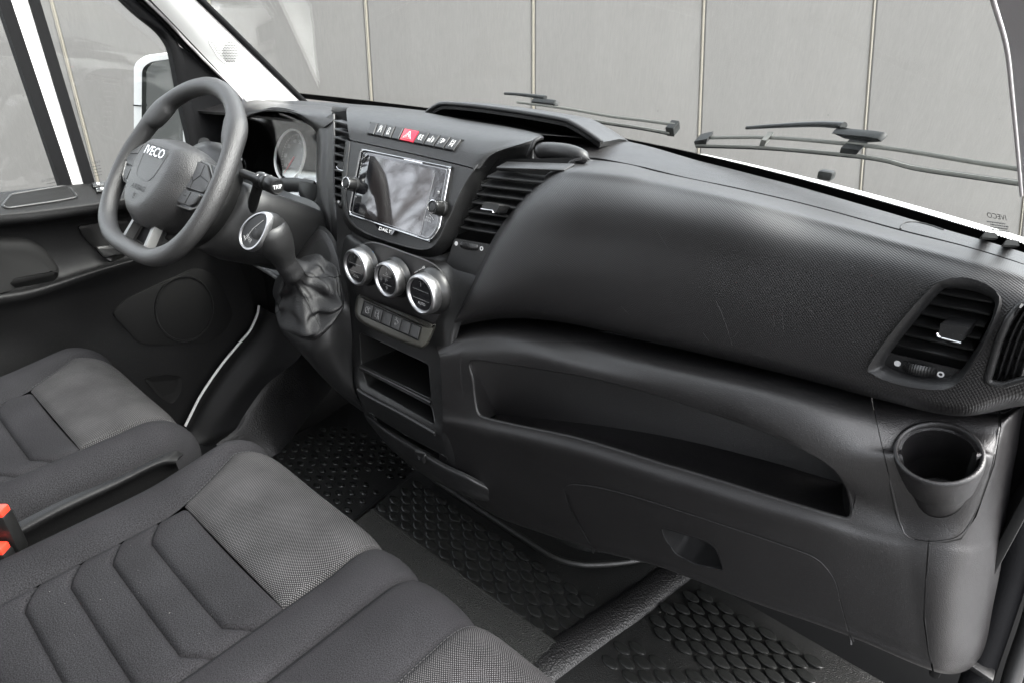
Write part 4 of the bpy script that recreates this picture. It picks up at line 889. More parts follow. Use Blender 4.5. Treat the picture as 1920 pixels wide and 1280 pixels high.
# --- instrument hood
rows = [
 L([(440, 188, .90), (470, 184, .93), (520, 190, .94), (570, 196, .93), (610, 200, .91), (632, 204, .90)]),
 L([(445, 196, .84), (475, 190, .86), (520, 195, .865), (570, 201, .86), (610, 206, .85), (630, 212, .84)]),
 L([(450, 208, .80), (478, 200, .815), (520, 202, .82), (565, 208, .815), (602, 216, .81), (625, 226, .80)]),
 L([(455, 226, .79), (476, 215, .80), (515, 206, .80), (555, 214, .80), (582, 232, .80), (597, 246, .80)]),
 L([(457, 230, .83), (476, 218, .86), (515, 210, .87), (553, 217, .87), (578, 234, .87), (593, 248, .86)])]
HOOD = Surf(rows, 60, 26); mk('instrument_hood', HOOD.solid(.005), K['dash'], dash, 50, label='hood over the instrument dials')
# upright frame strip right of the dials
rows = [
 L([(593, 244, .865), (594, 280, .85), (593, 320, .83), (593, 355, .82), (588, 372, .81), (578, 378, .80)]),
 L([(596, 243, .80), (599, 280, .785), (597, 330, .765), (600, 372, .75), (612, 412, .735), (628, 480, .71)]),
 L([(612, 220, .805), (614, 270, .785), (612, 330, .762), (616, 380, .742), (624, 430, .722), (636, 510, .695)]),
 L([(628, 214, .81), (629, 270, .785), (628, 330, .76), (630, 380, .74), (636, 430, .715), (646, 520, .68)]),
 L([(633, 222, .85), (633, 270, .83), (632, 330, .80), (634, 380, .78), (640, 430, .75), (652, 540, .70)])]
FRM = Surf([[r[j] for r in rows] for j in range(6)], 24, 50); mk('instrument_frame', FRM.solid(.004), K['dash'], dash, 50)
# dial cluster
clu = empty('instrument_cluster', P(545, 300, .86)); tag(clu, 'instrument cluster with chrome ringed dial behind steering wheel', 'instrument cluster')
gc = P(542, 292, .85); gn = V((0, -.93, .37)).normalized(); rg_ = .0652
GP = (gc, gn)
bk = poly([(380, 200), (606, 200), (606, 395), (380, 395)], 5); m = M().loft([[P(x, y, pl=(gc - gn * .03, gn)) for x, y in bk], [P(x, y, pl=(gc - gn * .026, gn)) for x, y in bk]]); mk('back_plate', m, K['gauge'], clu, 0)
mk('dial_ring', M().lathe(gc, gn, [(rg_ * .955, -.004), (rg_ * .96, .001), (rg_ * .985, .002), (rg_ * 1.01, .001), (rg_ * 1.02, -.004)], 64), K['ringwhite'], clu, 50)
mk('dial_wall', M().lathe(gc, gn, [(rg_ * 1.02, -.004), (rg_ * 1.04, -.025)], 48), K['gauge'], clu, 40); mk('dial_face', M().lathe(gc, gn, [(rg_ * .95, -.020), (rg_ * .94, -.016), (.00001, -.0155)], 48), K['gauge'], clu, 40)
gu = V((1, 0, 0)); gv = gn.cross(gu)
gd_ = lambda s, t: gc - gn * .0148 + gu * ((s - .5) * 2 * rg_) - gv * ((t - .5) * 2 * rg_)
ls = []
for i in range(41):
    a = math.radians(130 + 280 * i / 40); r0 = .82 if i % 5 else .76
    ls.append([(.5 + .5 * r0 * math.cos(a), .5 + .5 * r0 * math.sin(a)), (.5 + .44 * math.cos(a), .5 + .44 * math.sin(a))])
marks('scale', ls, gd_, .0006, K['icon'], clu)
for i, tx in enumerate(('10', '20', '30', '40', '50', '60', '70', '80')):
    a = math.radians(140 + 260 * i / 7); x_, y_ = .5 + .31 * math.cos(a), .5 + .31 * math.sin(a)
    text_on('numeral', tx, lambda s, t, x_=x_, y_=y_: gd_(x_ - .045 + .09 * s, y_ - .035 + .07 * t), K['icon'], clu)
mk('needle', M().tube([gd_(.5, .5), gd_(.36, .72), gd_(.26, .86)], [.0022, .0014, .0006], 6), K['red'], clu, 50)
gl2 = gc + gu * .128
LN = Surf([L([(455, 214, .838), (520, 212, .838), (590, 240, .838)]), L([(455, 265, .842), (520, 268, .842), (594, 278, .842)]), L([(460, 320, .836), (525, 322, .836), (594, 330, .836)]), L([(470, 372, .806), (530, 368, .806), (592, 372, .806)])], 24, 24)
mk('lens', LN.solid(.002), K['lens'], clu, 60)
m = M().tube(cr([P(x, y, pl=(gc + gn * .01, gn)) for x, y in ((470, 372), (530, 350), (575, 352), (592, 355))], 20), [(.006, .02)] * 20, 8); mk('lower_ledge', m, K['smooth'], clu, 50)
m = M().loft([[P(x, y, y_) for x, y in poly([(560, 340), (594, 346), (592, 372), (578, 382), (560, 366)], 3)] for y_ in (.80, .86)]); mk('visor_foot', m, K['smooth'], clu, 40)
# side walls of the instrument cave
m = M().grid([cr(L([(440, 215, .80), (448, 260, .80), (456, 300, .79), (462, 330, .78)]), 14), cr([P(a, b, .90) for a, b in ((450, 215), (452, 260), (456, 300), (462, 330))], 14)]); mk('cave_wall', m, K['matte'], dash, 40)
# ================================================================ STEERING WHEEL AND COLUMN
WC = V((-1.29, .48, -.295)); wa_ = math.radians(38.5)
WN = V((0, -math.cos(wa_), math.sin(wa_))); WV = V((0, math.sin(wa_), math.cos(wa_))); WU = V((1, 0, 0))
def wl(u, v, w=0): return WC + WU * u + WV * v + WN * w
wheel = empty('steering_wheel', WC); tag(wheel, 'dark grey steering wheel with flattened rim and moulded thumb grips', 'steering wheel')
ctr = [(0, .199), (.055, .191), (.106, .170), (.146, .138), (.173, .096), (.189, .050), (.196, .005), (.193, -.040), (.178, -.085), (.148, -.122), (.100, -.145), (.050, -.152)]
full = ctr + [(0, -.1525)] + [(-u, v) for u, v in ctr[:0:-1]]
pts = cr([wl(u, v) for u, v in full], 144, True)
rad = []
for i in range(144):
    q = pts[i] - WC; u, v = q.dot(WU), q.dot(WV); ang = math.degrees(math.atan2(v, abs(u)))
    bump = math.exp(-((ang - 38) / 9) ** 2); gr_ = math.exp(-((ang - 5) / 14) ** 2)
    bump2 = math.exp(-((ang + 42) / 12) ** 2)
    rad.append((.0165 + .0065 * bump + .002 * bump2, .0165 + .002 * bump + .001 * gr_))
m = M(); rows = []; k = 20
for i, p in enumerate(pts):
    t = (pts[(i + 1) % 144] - pts[i - 1]).normalized(); inn = WN.cross(t).normalized(); q = (p - WC)
    if inn.dot(q) > 0: inn = -inn
    a_, b_ = rad[i]; row = []
    for j in range(k):
        th = 2 * math.pi * j / k; cx_ = math.cos(th); sx_ = math.sin(th); ex = a_ * (1.35 if cx_ > 0 else 1) if a_ > .019 else a_
        row.append(p + inn * (ex * cx_) + WN * (b_ * sx_))
    rows.append(row)
m.grid(rows + [rows[0]], True); mk('rim', m, K['leather'], wheel, 180)
def hloop(pts_, w): return [wl(u, v, w) for u, v in pts_]
hb = poly([(-.095, .068), (0, .078), (.095, .068), (.118, .03), (.105, -.035), (.07, -.082), (.035, -.105), (-.035, -.105), (-.07, -.082), (-.105, -.035), (-.118, .03)], .022, 5)
def sc2(pl_, s, dy=0): return [(u * s, v * s + dy) for u, v in pl_]
hf = poly([(-.062, .052), (0, .058), (.062, .052), (.074, .02), (.066, -.03), (.045, -.066), (.02, -.080), (-.02, -.080), (-.045, -.066), (-.066, -.03), (-.074, .02)], .016, 5)
m = M().loft([hloop(sc2(hb, .92), -.045), hloop(hb, -.012), hloop(sc2(hb, .985), .006), hloop([((a[0] * .35 + b[0] * .65), (a[1] * .35 + b[1] * .65)) for a, b in zip(hb, hf)], .026), hloop(hf, .0335), hloop(sc2(hf, .9), .0355)]); hub = mk('airbag_cover', m, K['leather'], wheel, 50)
sh_ = poly([(-.05, .045), (.05, .045), (.038, -.012), (.026, -.024), (-.026, -.024), (-.038, -.012)], .012, 4)
m = M().loft([hloop(sh_, .034), hloop(sh_, .0362), hloop(sc2(sh_, .93, .001), .0342)]); mk('shield', m, K['leather'], hub, 40)
text_on('badge', 'IVECO', lambda s, t: wl(-.040 + .080 * s, .042 - .018 * t, .0385), K['chrome'], hub)
text_on('lettering', 'AIRBAG', lambda s, t: wl(-.028 + .056 * s, -.036 - .010 * t, .0366), K['grey_print'], hub)
marks('airbag_symbol', [circ2(.5, .35, .25, .25, 10), [(.2, .7), (.6, .95), (.9, .8)], [(.75, .3), (.9, .6)]], lambda s, t: wl(-.006 + .012 * s, -.052 - .012 * t, .0366), .0004, K['grey_print'], hub)
for sg in (-1, 1):
    sp = poly([(.085, .055), (.150, .052), (.190, .030), (.190, -.030), (.150, -.040), (.09, -.045)], .012, 4)
    sp = [(sg * u, v) for u, v in sp]; m = M().loft([hloop(sp, -.018), hloop(sp, -.002), hloop([(u * .985, v * .95) for u, v in sp], .003)]); s_ = mk('spoke', m, K['satin'], wheel, 40)
    pd = [(sg * u, v) for u, v in poly([(.098, .048), (.135, .046), (.172, .022), (.176, .004), (.166, -.004), (.102, -.006)], .006, 3)]
    m = M().loft([hloop(pd, 0), hloop(pd, .0075), hloop([(u * .99, v * .93 + .001) for u, v in pd], .009)]); b1 = mk('button_pad', m, K['leather'], s_, 40)
    pd2 = [(sg * u, v) for u, v in poly([(.104, -.010), (.164, -.008), (.158, -.026), (.146, -.034), (.100, -.036)], .005, 3)]
    m = M().loft([hloop(pd2, 0), hloop(pd2, .0075), hloop([(u * .99, v * .95) for u, v in pd2], .009)]); b2 = mk('button_pad', m, K['leather'], s_, 40)
    marks('button_gap', [[(.105, .02), (.12, .01), (.135, .024), (.168, .018)], [(.12, .01), (.122, -.004)], [(.135, .024), (.132, .044)]], lambda s, t, sg=sg: wl(sg * s, t, .0092), .0008, K['matte'], b1)
    marks('button_gap', [[(.132, -.01), (.13, -.033)], [(.112, -.02), (.122, -.02)]], lambda s, t, sg=sg: wl(sg * s, t, .0092), .0008, K['matte'], b2)
    marks('pad_edge', [[(.096, .051), (.138, .049), (.178, .024), (.182, .002), (.166, -.030), (.148, -.039), (.098, -.041)]], lambda s, t, sg=sg: wl(sg * s, t, .004), .0016, K['silverp'], s_)
m = M()
lo_o = [(-.046, -.075), (-.056, -.148), (.056, -.148), (.046, -.075), (.037, -.075), (.044, -.138), (-.044, -.138), (-.037, -.075)]
m.loft([hloop(lo_o, -.016), hloop(lo_o, -.003), hloop([(u * .98, v) for u, v in lo_o], .0)]); mk('lower_spoke', m, K['silverp'], wheel, 30, label='grey lower spoke forming an open trapezoid')
m = M().loft([hloop([(-.035, -.07), (-.041, -.134), (.041, -.134), (.035, -.07)], -.03), hloop([(-.035, -.07), (-.041, -.134), (.041, -.134), (.035, -.07)], -.02)]); mk('spoke_backing', m, K['matte'], wheel, 0)
# column
colm = empty('steering_column', wl(0, 0, -.14)); tag(colm, 'black steering column shroud behind the steering wheel', 'steering column')
m = M().lathe(WC, -WN, [(.075, .03), (.105, .045), (.112, .06), (.112, .085), (.104, .092)], 48, WU, cap=True); mk('collar', m, K['satin'], colm, 50)
body = poly([(-.13, .07), (.13, .07), (.15, .03), (.13, -.07), (.08, -.12), (-.08, -.12), (-.13, -.07), (-.15, .03)], .03, 5)
m = M().loft([hloop(sc2(body, .75), -.085), hloop(sc2(body, .84), -.095), hloop(sc2(body, .88, .004), -.14), hloop(sc2(body, .86, .02), -.22), hloop(sc2(body, .82, .04), -.34)]); mk('shroud', m, K['smooth'], colm, 50)
# stalks
def stalk(p0, p1, r, tx, lab):
    ax = (p1 - p0).normalized(); l = (p1 - p0).length
    st = mk('stalk', M().lathe(p0, ax, [(r * .55, -.06), (r * .6, -.005), (r * 1.0, .0), (r * 1.02, l * .30), (r * .97, l * .33), (r * .97, l * .36), (r * 1.0, l * .38), (r * 1.0, l * .55), (r * .94, l * .57), (r * 1.0, l * .60), (r * 1.0, l * .95), (r * .9, l), (.00001, l)], 32), K['satin'], colm, 40, label=lab)
    u = ax.cross(V((0, 0, 1))).normalized() * -1; w = ax.cross(u).normalized()
    if w.z < 0: w = -w
    if u.dot(RM @ V((1, 0, 0))) < 0: u = -u
    if tx:
        g = lambda s, t: p0 + ax * (l + .0006) + u * ((s - .5) * r * 1.15) - w * ((t - .5) * r * .5)
        text_on('lettering', tx, g, K['white_print'], st)
        mk('cap_ring', M().lathe(p0, ax, [(r * .82, l), (r * .80, l + .0012), (r * .76, l)], 30), K['smooth'], st, 40)
        for i in range(5):
            th = -1.1 + .42 * i; d0 = u * -math.sin(th) + w * math.cos(th)
            mk('stalk_mark', M().box(p0 + ax * (l * (.18 + (.28 if i % 2 else 0))) + d0 * (r * 1.01), .0022, .0032, .0008, ax, ax.cross(d0), d0), K['white_print'], st, 0)
    return st
e1 = P(520, 351, x=-1.075); e0 = P(487, 338, x=-1.135)
stalk(e0, e1, .0155, 'TRIP', 'wiper stalk with lettered end')
mk('stalk_arm', M().tube([e0, e0.lerp(wl(.10, -.01, -.13), .9)], .010, 10), K['satin'], colm, 50)
stalk(wl(-.10, .075, -.11), wl(-.06, .105, -.06), .012, None, 'indicator stalk behind the hub')
# lower driver dashboard
rows = [
 L([(400, 330, .80), (450, 330, .80), (500, 345, .80), (550, 365, .80), (590, 380, .78), (620, 420, .75)]),
 L([(400, 390, .74), (440, 400, .74), (500, 420, .74), (550, 440, .74), (585, 455, .73), (612, 480, .72)]),
 L([(400, 440, .70), (430, 450, .70), (470, 475, .70), (520, 500, .70), (560, 515, .70), (590, 530, .70)]),
 L([(398, 462, .69), (425, 468, .69), (470, 494, .69), (525, 524, .69), (565, 540, .70), (590, 550, .70)]),
 L([(398, 464, .75), (425, 470, .75), (470, 496, .75), (525, 526, .75), (565, 542, .75), (590, 552, .75)])]
DL = Surf(rows, 44, 26); mk('knee_panel', DL.solid(.005), K['satin'], dash, 50, label='dark panel under the steering column')
m = M().tube(cr([DL.on(x, y, .002) for x, y in ((424, 466), (445, 476), (470, 491), (500, 508), (524, 523))], 24), (.0035, .006), 8); mk('trim_strip', m, K['silverp'], dash, 60, label='thin grey trim strip under the steering column')
# ================================================================ GEAR LEVER
rows = [
 L([(548, 480, .68), (572, 450, .70), (597, 424, .72), (615, 432, .715), (628, 450, .705), (640, 470, .69)]),
 L([(543, 500, .655), (565, 485, .66), (590, 472, .675), (612, 475, .68), (632, 485, .68), (645, 500, .672)]),
 L([(528, 545, .615), (555, 540, .62), (585, 535, .63), (612, 535, .64), (638, 540, .648), (653, 548, .65)]),
 L([(522, 590, .585), (550, 595, .58), (585, 598, .58), (615, 592, .60), (642, 588, .63), (657, 592, .645)]),
 L([(526, 618, .575), (550, 636, .565), (582, 652, .562), (615, 640, .585), (645, 622, .625), (660, 625, .642)]),
 L([(545, 640, .59), (565, 662, .578), (592, 682, .575), (622, 672, .592), (648, 655, .625), (662, 660, .642)]),
 L([(575, 668, .62), (590, 690, .60), (612, 712, .60), (636, 708, .608), (655, 695, .628), (664, 695, .642)]),
 L([(620, 705, .66), (630, 725, .64), (645, 745, .63), (658, 745, .63), (668, 740, .635), (672, 742, .648)]),
 L([(668, 755, .68), (672, 762, .67), (678, 770, .66), (683, 772, .655), (686, 774, .652), (688, 776, .655)])]
GC = Surf(rows, 40, 48); mk('lever_console', GC.solid(.004), K['smooth'], dash, 50, label='bulging console that carries the gear lever')
pnl = poly([(556, 490), (572, 462), (597, 430), (612, 436), (626, 460), (636, 490), (640, 520), (600, 500), (575, 488)], 6)
m = M().loft([[GC.on(x, y, -.001) for x, y in pnl], [GC.on(x, y, .002) for x, y in pnl], [GC.on(x, y, .003) for x, y in inset(pnl, 2)]]); mk('side_cover', m, K['dash'], dash, 40)
gear = empty('gear_lever', P(583, 590, .58)); tag(gear, 'gear lever with silver ringed knob and wrinkled black gaiter', 'gear lever')
# gaiter
bc = V(P(584, 585, .585)); bn = V((-.08, -.62, .78)).normalized(); bu = V((1, 0, 0)); bu = (bu - bn * bu.dot(bn)).normalized(); bv = bn.cross(bu)
k = 72; rows = []
colr = P(543, 506, x=-1.02); rg = random.Random(4)
ph = [rg.uniform(0, 6.28) for _ in range(6)]
out_px = rnd([(533, 520), (550, 498), (575, 490), (605, 496), (628, 508), (640, 535), (642, 568), (632, 590), (610, 618), (588, 634), (560, 626), (532, 605), (523, 585), (524, 550)], k)
base_l = [GC.on(x, y, .004) for x, y in out_px]
prof = [(0, 0), (.02, .010), (.10, .020), (.22, .024), (.36, .020), (.50, .022), (.64, .030), (.78, .044), (.90, .062), (1.0, .078)]
up = (colr - sum(base_l, V()) / k)
tot = up.length; upn = up.normalized()
cb = sum(base_l, V()) / k
top_r = .0195
for j in range(40):
    s = j / 39; row = []
    e = s ** .85
    for i in range(k):
        a = 2 * math.pi * i / k; b = base_l[i] - cb
        tgt = b.normalized() * top_r; tgt = tgt - upn * tgt.dot(upn); tgt = tgt.normalized() * top_r
        w = min(1, max(0, (s - .10) / .75)); w = w * w * (3 - 2 * w)
        rad_ = b.lerp(tgt, w)
        h = tot * (.10 * min(1, s / .12) + .90 * (max(0, s - .12) / .88) ** 1.25)
        fold = .13 * math.sin(4 * a + ph[0] + 5.5 * s) * math.sin(math.pi * s) + .07 * math.sin(7 * a + ph[1] - 8 * s) * math.sin(math.pi * s) + .07 * math.sin(21 * s + 3 * math.sin(2 * a + ph[2])) * math.sin(math.pi * s) + .03 * math.sin(13 * a + ph[3] + 9 * s) * math.sin(math.pi * s)
        fold += (.06 * math.sin(min(1, s / .16) * math.pi))
        row.append(cb + upn * h * (1 - .0) + rad_ * (1 + fold) + (b - upn * b.dot(upn)) * 0)
    rows.append(row)
rows[0] = [p - upn * .004 for p in base_l]
gm_ = M().grid(rows, True); mk('gaiter', gm_, K['gaiter'], gear, 70, label='wrinkled black leather gaiter with stitched seams')
for i0 in (4, 24, 42, 60):
    pts = [rows[j][i0] * 1.0 + (rows[j][i0] - (cb + upn * (tot * j / 39))).normalized() * .0008 for j in range(2, 38)]
    mk('seam', M().tube(pts, .0009, 5), K['gaiter'], gear, 60)
mk('base_ring', M().tube(resamp(base_l, 80, True), (.004, .004), 8, True), K['gaiter'], gear, 60)
# knob
ax_px = [(552, 518, .015), (545, 508, .0185), (538, 497, .0195), (531, 484, .0225), (524, 470, .028), (516, 456, .033), (509, 443, .0345), (504, 432, .0335), (500, 423, .028), (498, 417, .013)]
pts = [P(a, b, x=-1.02 + .0 * i) for i, (a, b, r) in enumerate(ax_px)]
q = cr(pts, 40); rr = [v.x for v in cr([V((r, 0, 0)) for _, _, r in ax_px], 40)]
mk('knob', M().tube(q, rr, 28), K['smooth'], gear, 60)
mk('collar', M().tube(cr(pts[0:4], 10), [.0195, .0205, .0205, .0200, .0202, .0206, .0206, .0204, .0202, .0196], 24), K['gaiter'], gear, 40)
bo = P(478, 432, x=-1.02); bnv = V((.20, -.88, .42)).normalized(); bx = V((.55, .12, .85)); bx = (bx - bnv * bx.dot(bnv)).normalized(); by = bnv.cross(bx)
def bl(s, t, w=0): return bo + bx * s + by * t + bnv * w
def egg(sa, sb, w, n=48): return [bl(sa * math.cos(a), sb * math.sin(a) * (1 - .22 * math.cos(a)), w) for a in [2 * math.pi * i / n for i in range(n)]]
mk('knob_head', M().loft([egg(.0405, .0265, -.004), egg(.042, .030, -.014), egg(.041, .032, -.026), egg(.036, .030, -.040), egg(.027, .024, -.050), egg(.012, .012, -.056)]), K['smooth'], gear, 60)
mk('badge_ring', M().loft([egg(.0410, .027, -.012), egg(.0415, .0275, -.006), egg(.0405, .0265, .0), egg(.039, .025, .003), egg(.0365, .0225, .003), egg(.0355, .0215, .0)], False, False), K['silver'], gear, 50)
mk('badge_face', M().loft([egg(.036, .022, -.002), egg(.036, .022, .0008)]), K['satin'], gear, 20)
def bg(s0, s1, t0, t1): return lambda s, t: (lambda a, b: bl(a, b, .0014))(s0 + (s1 - s0) * t, t0 + (t1 - t0) * s)
rx = RM @ V((1, 0, 0)); sgn = 1 if by.dot(rx) > 0 else -1
text_on('lettering', 'ECO', lambda s, t: bl(.004 - .009 * t, sgn * (.000 + .017 * s), .0014), K['icon'], gear)
text_on('lettering', 'PWR', lambda s, t: bl(-.015 - .008 * t, sgn * (-.006 + .017 * s), .0014), K['icon'], gear)
marks('shift_lines', [[(.026, sgn * .002), (-.002, -sgn * .004), (-.028, -sgn * .002)], [(-.024, -sgn * .010), (-.026, -sgn * .002)]], lambda s, t: bl(s, t, .0014), .0006, K['icon'], gear)
# ================================================================ DRIVER DOOR
door = empty('driver_door', V((-1.72, .2, -1.1))); tag(door, 'black driver door trim with armrest and speaker beyond the steering wheel', 'door')
rows = [
 LX([(-60, 368, -1.735), (0, 361, -1.735), (128, 347, -1.735), (201, 343, -1.735), (300, 334, -1.735), (380, 328, -1.735), (440, 322, -1.735)]),
 LX([(-60, 373, -1.715), (0, 366, -1.715), (130, 351, -1.715), (203, 346, -1.715), (300, 337, -1.715), (380, 331, -1.715), (440, 325, -1.715)]),
 LX([(-60, 404, -1.655), (0, 397, -1.655), (60, 391, -1.655), (180, 376, -1.655), (300, 358, -1.66), (380, 348, -1.665), (440, 340, -1.67)]),
 LX([(-60, 413, -1.645), (0, 407, -1.645), (80, 400, -1.645), (190, 386, -1.645), (300, 368, -1.65), (380, 357, -1.655), (440, 350, -1.66)]),
 LX([(-60, 428, -1.65), (0, 422, -1.65), (90, 413, -1.65), (195, 398, -1.652), (300, 382, -1.66), (380, 370, -1.665), (440, 362, -1.67)]),
 LX([(-60, 440, -1.69), (0, 434, -1.69), (95, 424, -1.69), (195, 410, -1.69), (300, 395, -1.69), (380, 385, -1.69), (440, 378, -1.69)]),
 LX([(-60, 500, -1.705), (0, 492, -1.705), (95, 478, -1.705), (195, 458, -1.705), (300, 440, -1.70), (380, 425, -1.70), (440, 415, -1.70)]),
 LX([(-60, 556, -1.69), (0, 548, -1.69), (70, 534, -1.69), (190, 497, -1.69), (300, 468, -1.695), (380, 450, -1.70), (440, 440, -1.70)]),
 LX([(-60, 562, -1.645), (0, 553, -1.645), (70, 540, -1.645), (190, 503, -1.65), (300, 474, -1.66), (380, 455, -1.68), (440, 445, -1.69)]),
 LX([(-60, 576, -1.64), (0, 567, -1.64), (70, 553, -1.64), (190, 513, -1.645), (300, 482, -1.66), (380, 462, -1.68), (440, 452, -1.69)]),
 LX([(-60, 600, -1.665), (0, 590, -1.665), (70, 577, -1.665), (190, 545, -1.67), (300, 515, -1.68), (380, 490, -1.69), (440, 475, -1.69)]),
 LX([(-60, 650, -1.69), (0, 645, -1.69), (100, 640, -1.69), (200, 620, -1.69), (300, 600, -1.69), (400, 570, -1.69), (470, 550, -1.69)]),
 LX([(-60, 740, -1.69), (0, 735, -1.69), (100, 730, -1.69), (200, 720, -1.69), (300, 700, -1.69), (400, 670, -1.69), (480, 620, -1.69)]),
 LX([(-60, 900, -1.70), (0, 900, -1.70), (100, 890, -1.70), (200, 880, -1.70), (300, 860, -1.70), (380, 800, -1.70), (480, 700, -1.70)])]
DR = Surf(rows, 60, 90); mk('trim_panel', DR.solid(.006), K['door'], door, 50)
tray = poly([(4, 388), (22, 366), (120, 350), (132, 354), (146, 371), (110, 378), (14, 392)], 6, 4)
a = [DR.on(x, y, .001) for x, y in tray]; b = [p + V((0, 0, -.035)) for p in [DR.on(x, y, 0) for x, y in inset(tray, 2)]]
mk('tray', M().loft([a, [p + V((0, 0, .0)) for p in [DR.on(x, y, .002) for x, y in inset(tray, 1.5)]]], False, True), K['matte'], door, 30, label='dark shallow tray in the door top')
mk('tray_rim', M().tube(resamp([DR.on(x, y, .001) for x, y in tray], 60, True), .003, 8, True), K['smooth'], door, 60)
for k_, (x, y) in enumerate(((181, 350.5), (188, 359.5))):
    q = [(x - 9, y - 3), (x + 16, y - 5.5), (x + 18, y + 2), (x - 6, y + 5)]
    m = M().loft([[DR.on(*p, 0) for p in q], [DR.on(*p, .006) for p in q], [DR.on(*p, .007) for p in inset(q, 1)]]); sw = mk('window_switch', m, K['satin'], door, 20)
    marks('symbol', [[(.2, .2), (.8, .2), (.8, .8), (.2, .8), (.2, .2)], [(.5, .3), (.5, .7)]], quadmap([(x - 1, y - 2.5), (x + 7, y - 3.5), (x + 8, y + 1.5), (x, y + 2.5)], lambda a_, b_: DR.on(a_, b_, .0075)), .0008, K['white_print'], sw)
pad = rnd([(-50, 445), (0, 444), (45, 446), (75, 460), (98, 485), (110, 508), (104, 524), (75, 532), (0, 546), (-50, 552)], 50)
m = M().loft([[DR.on(x, y, -.004) for x, y in pad], [DR.on(x, y, .016) for x, y in inset(pad, 2)], [DR.on(x, y, .024) for x, y in inset(pad, 8)], [DR.on(x, y, .027) for x, y in inset(pad, 20)]]); mk('arm_pad', m, K['matte'], door, 60)
pull = poly([(143, 424), (190, 416), (240, 412), (246, 440), (236, 480), (208, 494), (190, 480), (160, 450)], 8, 4)
m = M().loft([[DR.on(x, y, -.002) for x, y in pull], [DR.on(x, y, .005) for x, y in pull], [DR.on(x, y, .007) for x, y in inset(pull, 3)]]); pp = mk('handle_plate', m, K['satin'], door, 40)
hp = poly([(174, 462), (200, 456), (238, 450), (240, 470), (212, 484), (192, 486)], 6, 4)
m = M().loft([[DR.on(x, y, .006) for x, y in hp], [DR.on(x, y, .018) for x, y in hp], [DR.on(x, y, .021) for x, y in inset(hp, 3)]]); mk('door_handle', m, K['smooth'], pp, 40)
grl = poly([(207, 586), (236, 560), (300, 530), (367, 501), (405, 516), (437, 588), (420, 620), (392, 640), (330, 646), (262, 645)], 14, 4)
m = M().loft([[DR.on(x, y, -.003) for x, y in grl], [DR.on(x, y, .006) for x, y in grl], [DR.on(x, y, .008) for x, y in inset(grl, 4)]]); sg_ = mk('speaker_grille', m, K['matte'], door, 40, label='black mesh speaker grille low in the door')
mk('grille_ring', M().tube([DR.on(342 + 54 * math.cos(a), 577 + 60 * math.sin(a), .009) for a in [2 * math.pi * i / 40 for i in range(40)]], .003, 6, True), K['satin'], sg_, 60)
pk = poly([(268, 708), (310, 700), (341, 704), (338, 735), (322, 757), (300, 745)], 8, 4); m = M().loft([[DR.on(x, y, .001) for x, y in pk], [DR.on(x, y, .004) for x, y in pk], [DR.on(x, y, .001) for x, y in inset(pk, 4)]]); mk('door_pocket', m, K['matte'], door, 40)
# window: panes, posts
XW = -1.745
def wq(pxs): return [P(a, b, x=XW) for a, b in pxs]
def slab(name, pxs, t0, t1, mt, par, sm=20):
    p = wq(pxs); m = M().loft([[q + V((t0, 0, 0)) for q in p], [q + V((t1, 0, 0)) for q in p]]); return mk(name, m, mt, par, sm)
slab('window_pane', [(-400, -150), (-35, -150), (115, 350), (-400, 420)], -.002, .002, K['glass'], door)
slab('window_pane', [(10, -150), (70, -150), (235, 10), (300, 60), (324, 100), (342, 200), (360, 335), (170, 346)], -.002, .002, K['glass'], door)
post = empty('window_post', P(145, 345, x=XW)); tag(post, 'white post between black rubber seals in the driver side window', 'window post')
slab('seal', [(-60, -150), (-35, -150), (17, 0), (134, 350), (110, 350), (-8, 0)], -.012, .014, K['rubber'], post)
slab('post', [(-36, -150), (0, -150), (51, 0), (157, 350), (133, 350), (16, 0)], -.02, .008, K['white'], post)
slab('seal', [(-1, -150), (20, -150), (71, 0), (177, 350), (156, 350), (50, 0)], -.012, .014, K['rubber'], post)
# front frame of the window
edge_in = [(80, -130), (150, -70), (223, 0), (255, 30), (292, 60), (312, 87), (320, 115), (327, 151), (337, 205), (350, 262), (362, 335)]
edge_out = [(115, -130), (180, -65), (249, 0), (286, 32), (314, 62), (332, 88), (341, 118), (347, 155), (356, 205), (366, 262), (380, 335)]
fi, fo = cr(wq(edge_in), 40), cr(wq(edge_out), 40)
m = M().grid([[p + V((-.01, 0, 0)) for p in fi], [p + V((.016, 0, 0)) for p in fi], [a.lerp(b, .5) + V((.022, 0, 0)) for a, b in zip(fi, fo)], [p + V((.016, 0, 0)) for p in fo], [p + V((-.01, 0, 0)) for p in fo]]); mk('window_seal', m, K['rubber'], door, 60)
sail = [(331, 86), (350, 98), (402, 145), (432, 190), (450, 330), (372, 332), (366, 262), (352, 200), (343, 120)]
slab('mirror_corner', sail, -.01, .012, K['rubber'], door)
fb0 = cr(wq([(180, -65), (249, 0), (286, 32), (316, 64), (350, 98), (402, 145), (440, 190)]), 30); fb1 = cr(LX([(222, -65, -1.70), (284, 0, -1.70), (330, 48, -1.71), (372, 94, -1.72), (415, 140, -1.73), (455, 183, -1.74), (475, 210, -1.745)]), 30)
m = M().grid([[a.lerp(b, s) + V((.012 * math.sin(s * 9), 0, 0)) for a, b in zip(fb0, fb1)] for s in [i / 12 for i in range(13)]]); mk('door_frame', m, K['darktrim'], door, 50)
mk('frame_line', M().tube([a.lerp(b, .55) + V((.016, 0, 0)) for a, b in zip(fb0, fb1)], .004, 6), K['trimgrey'], door, 60)
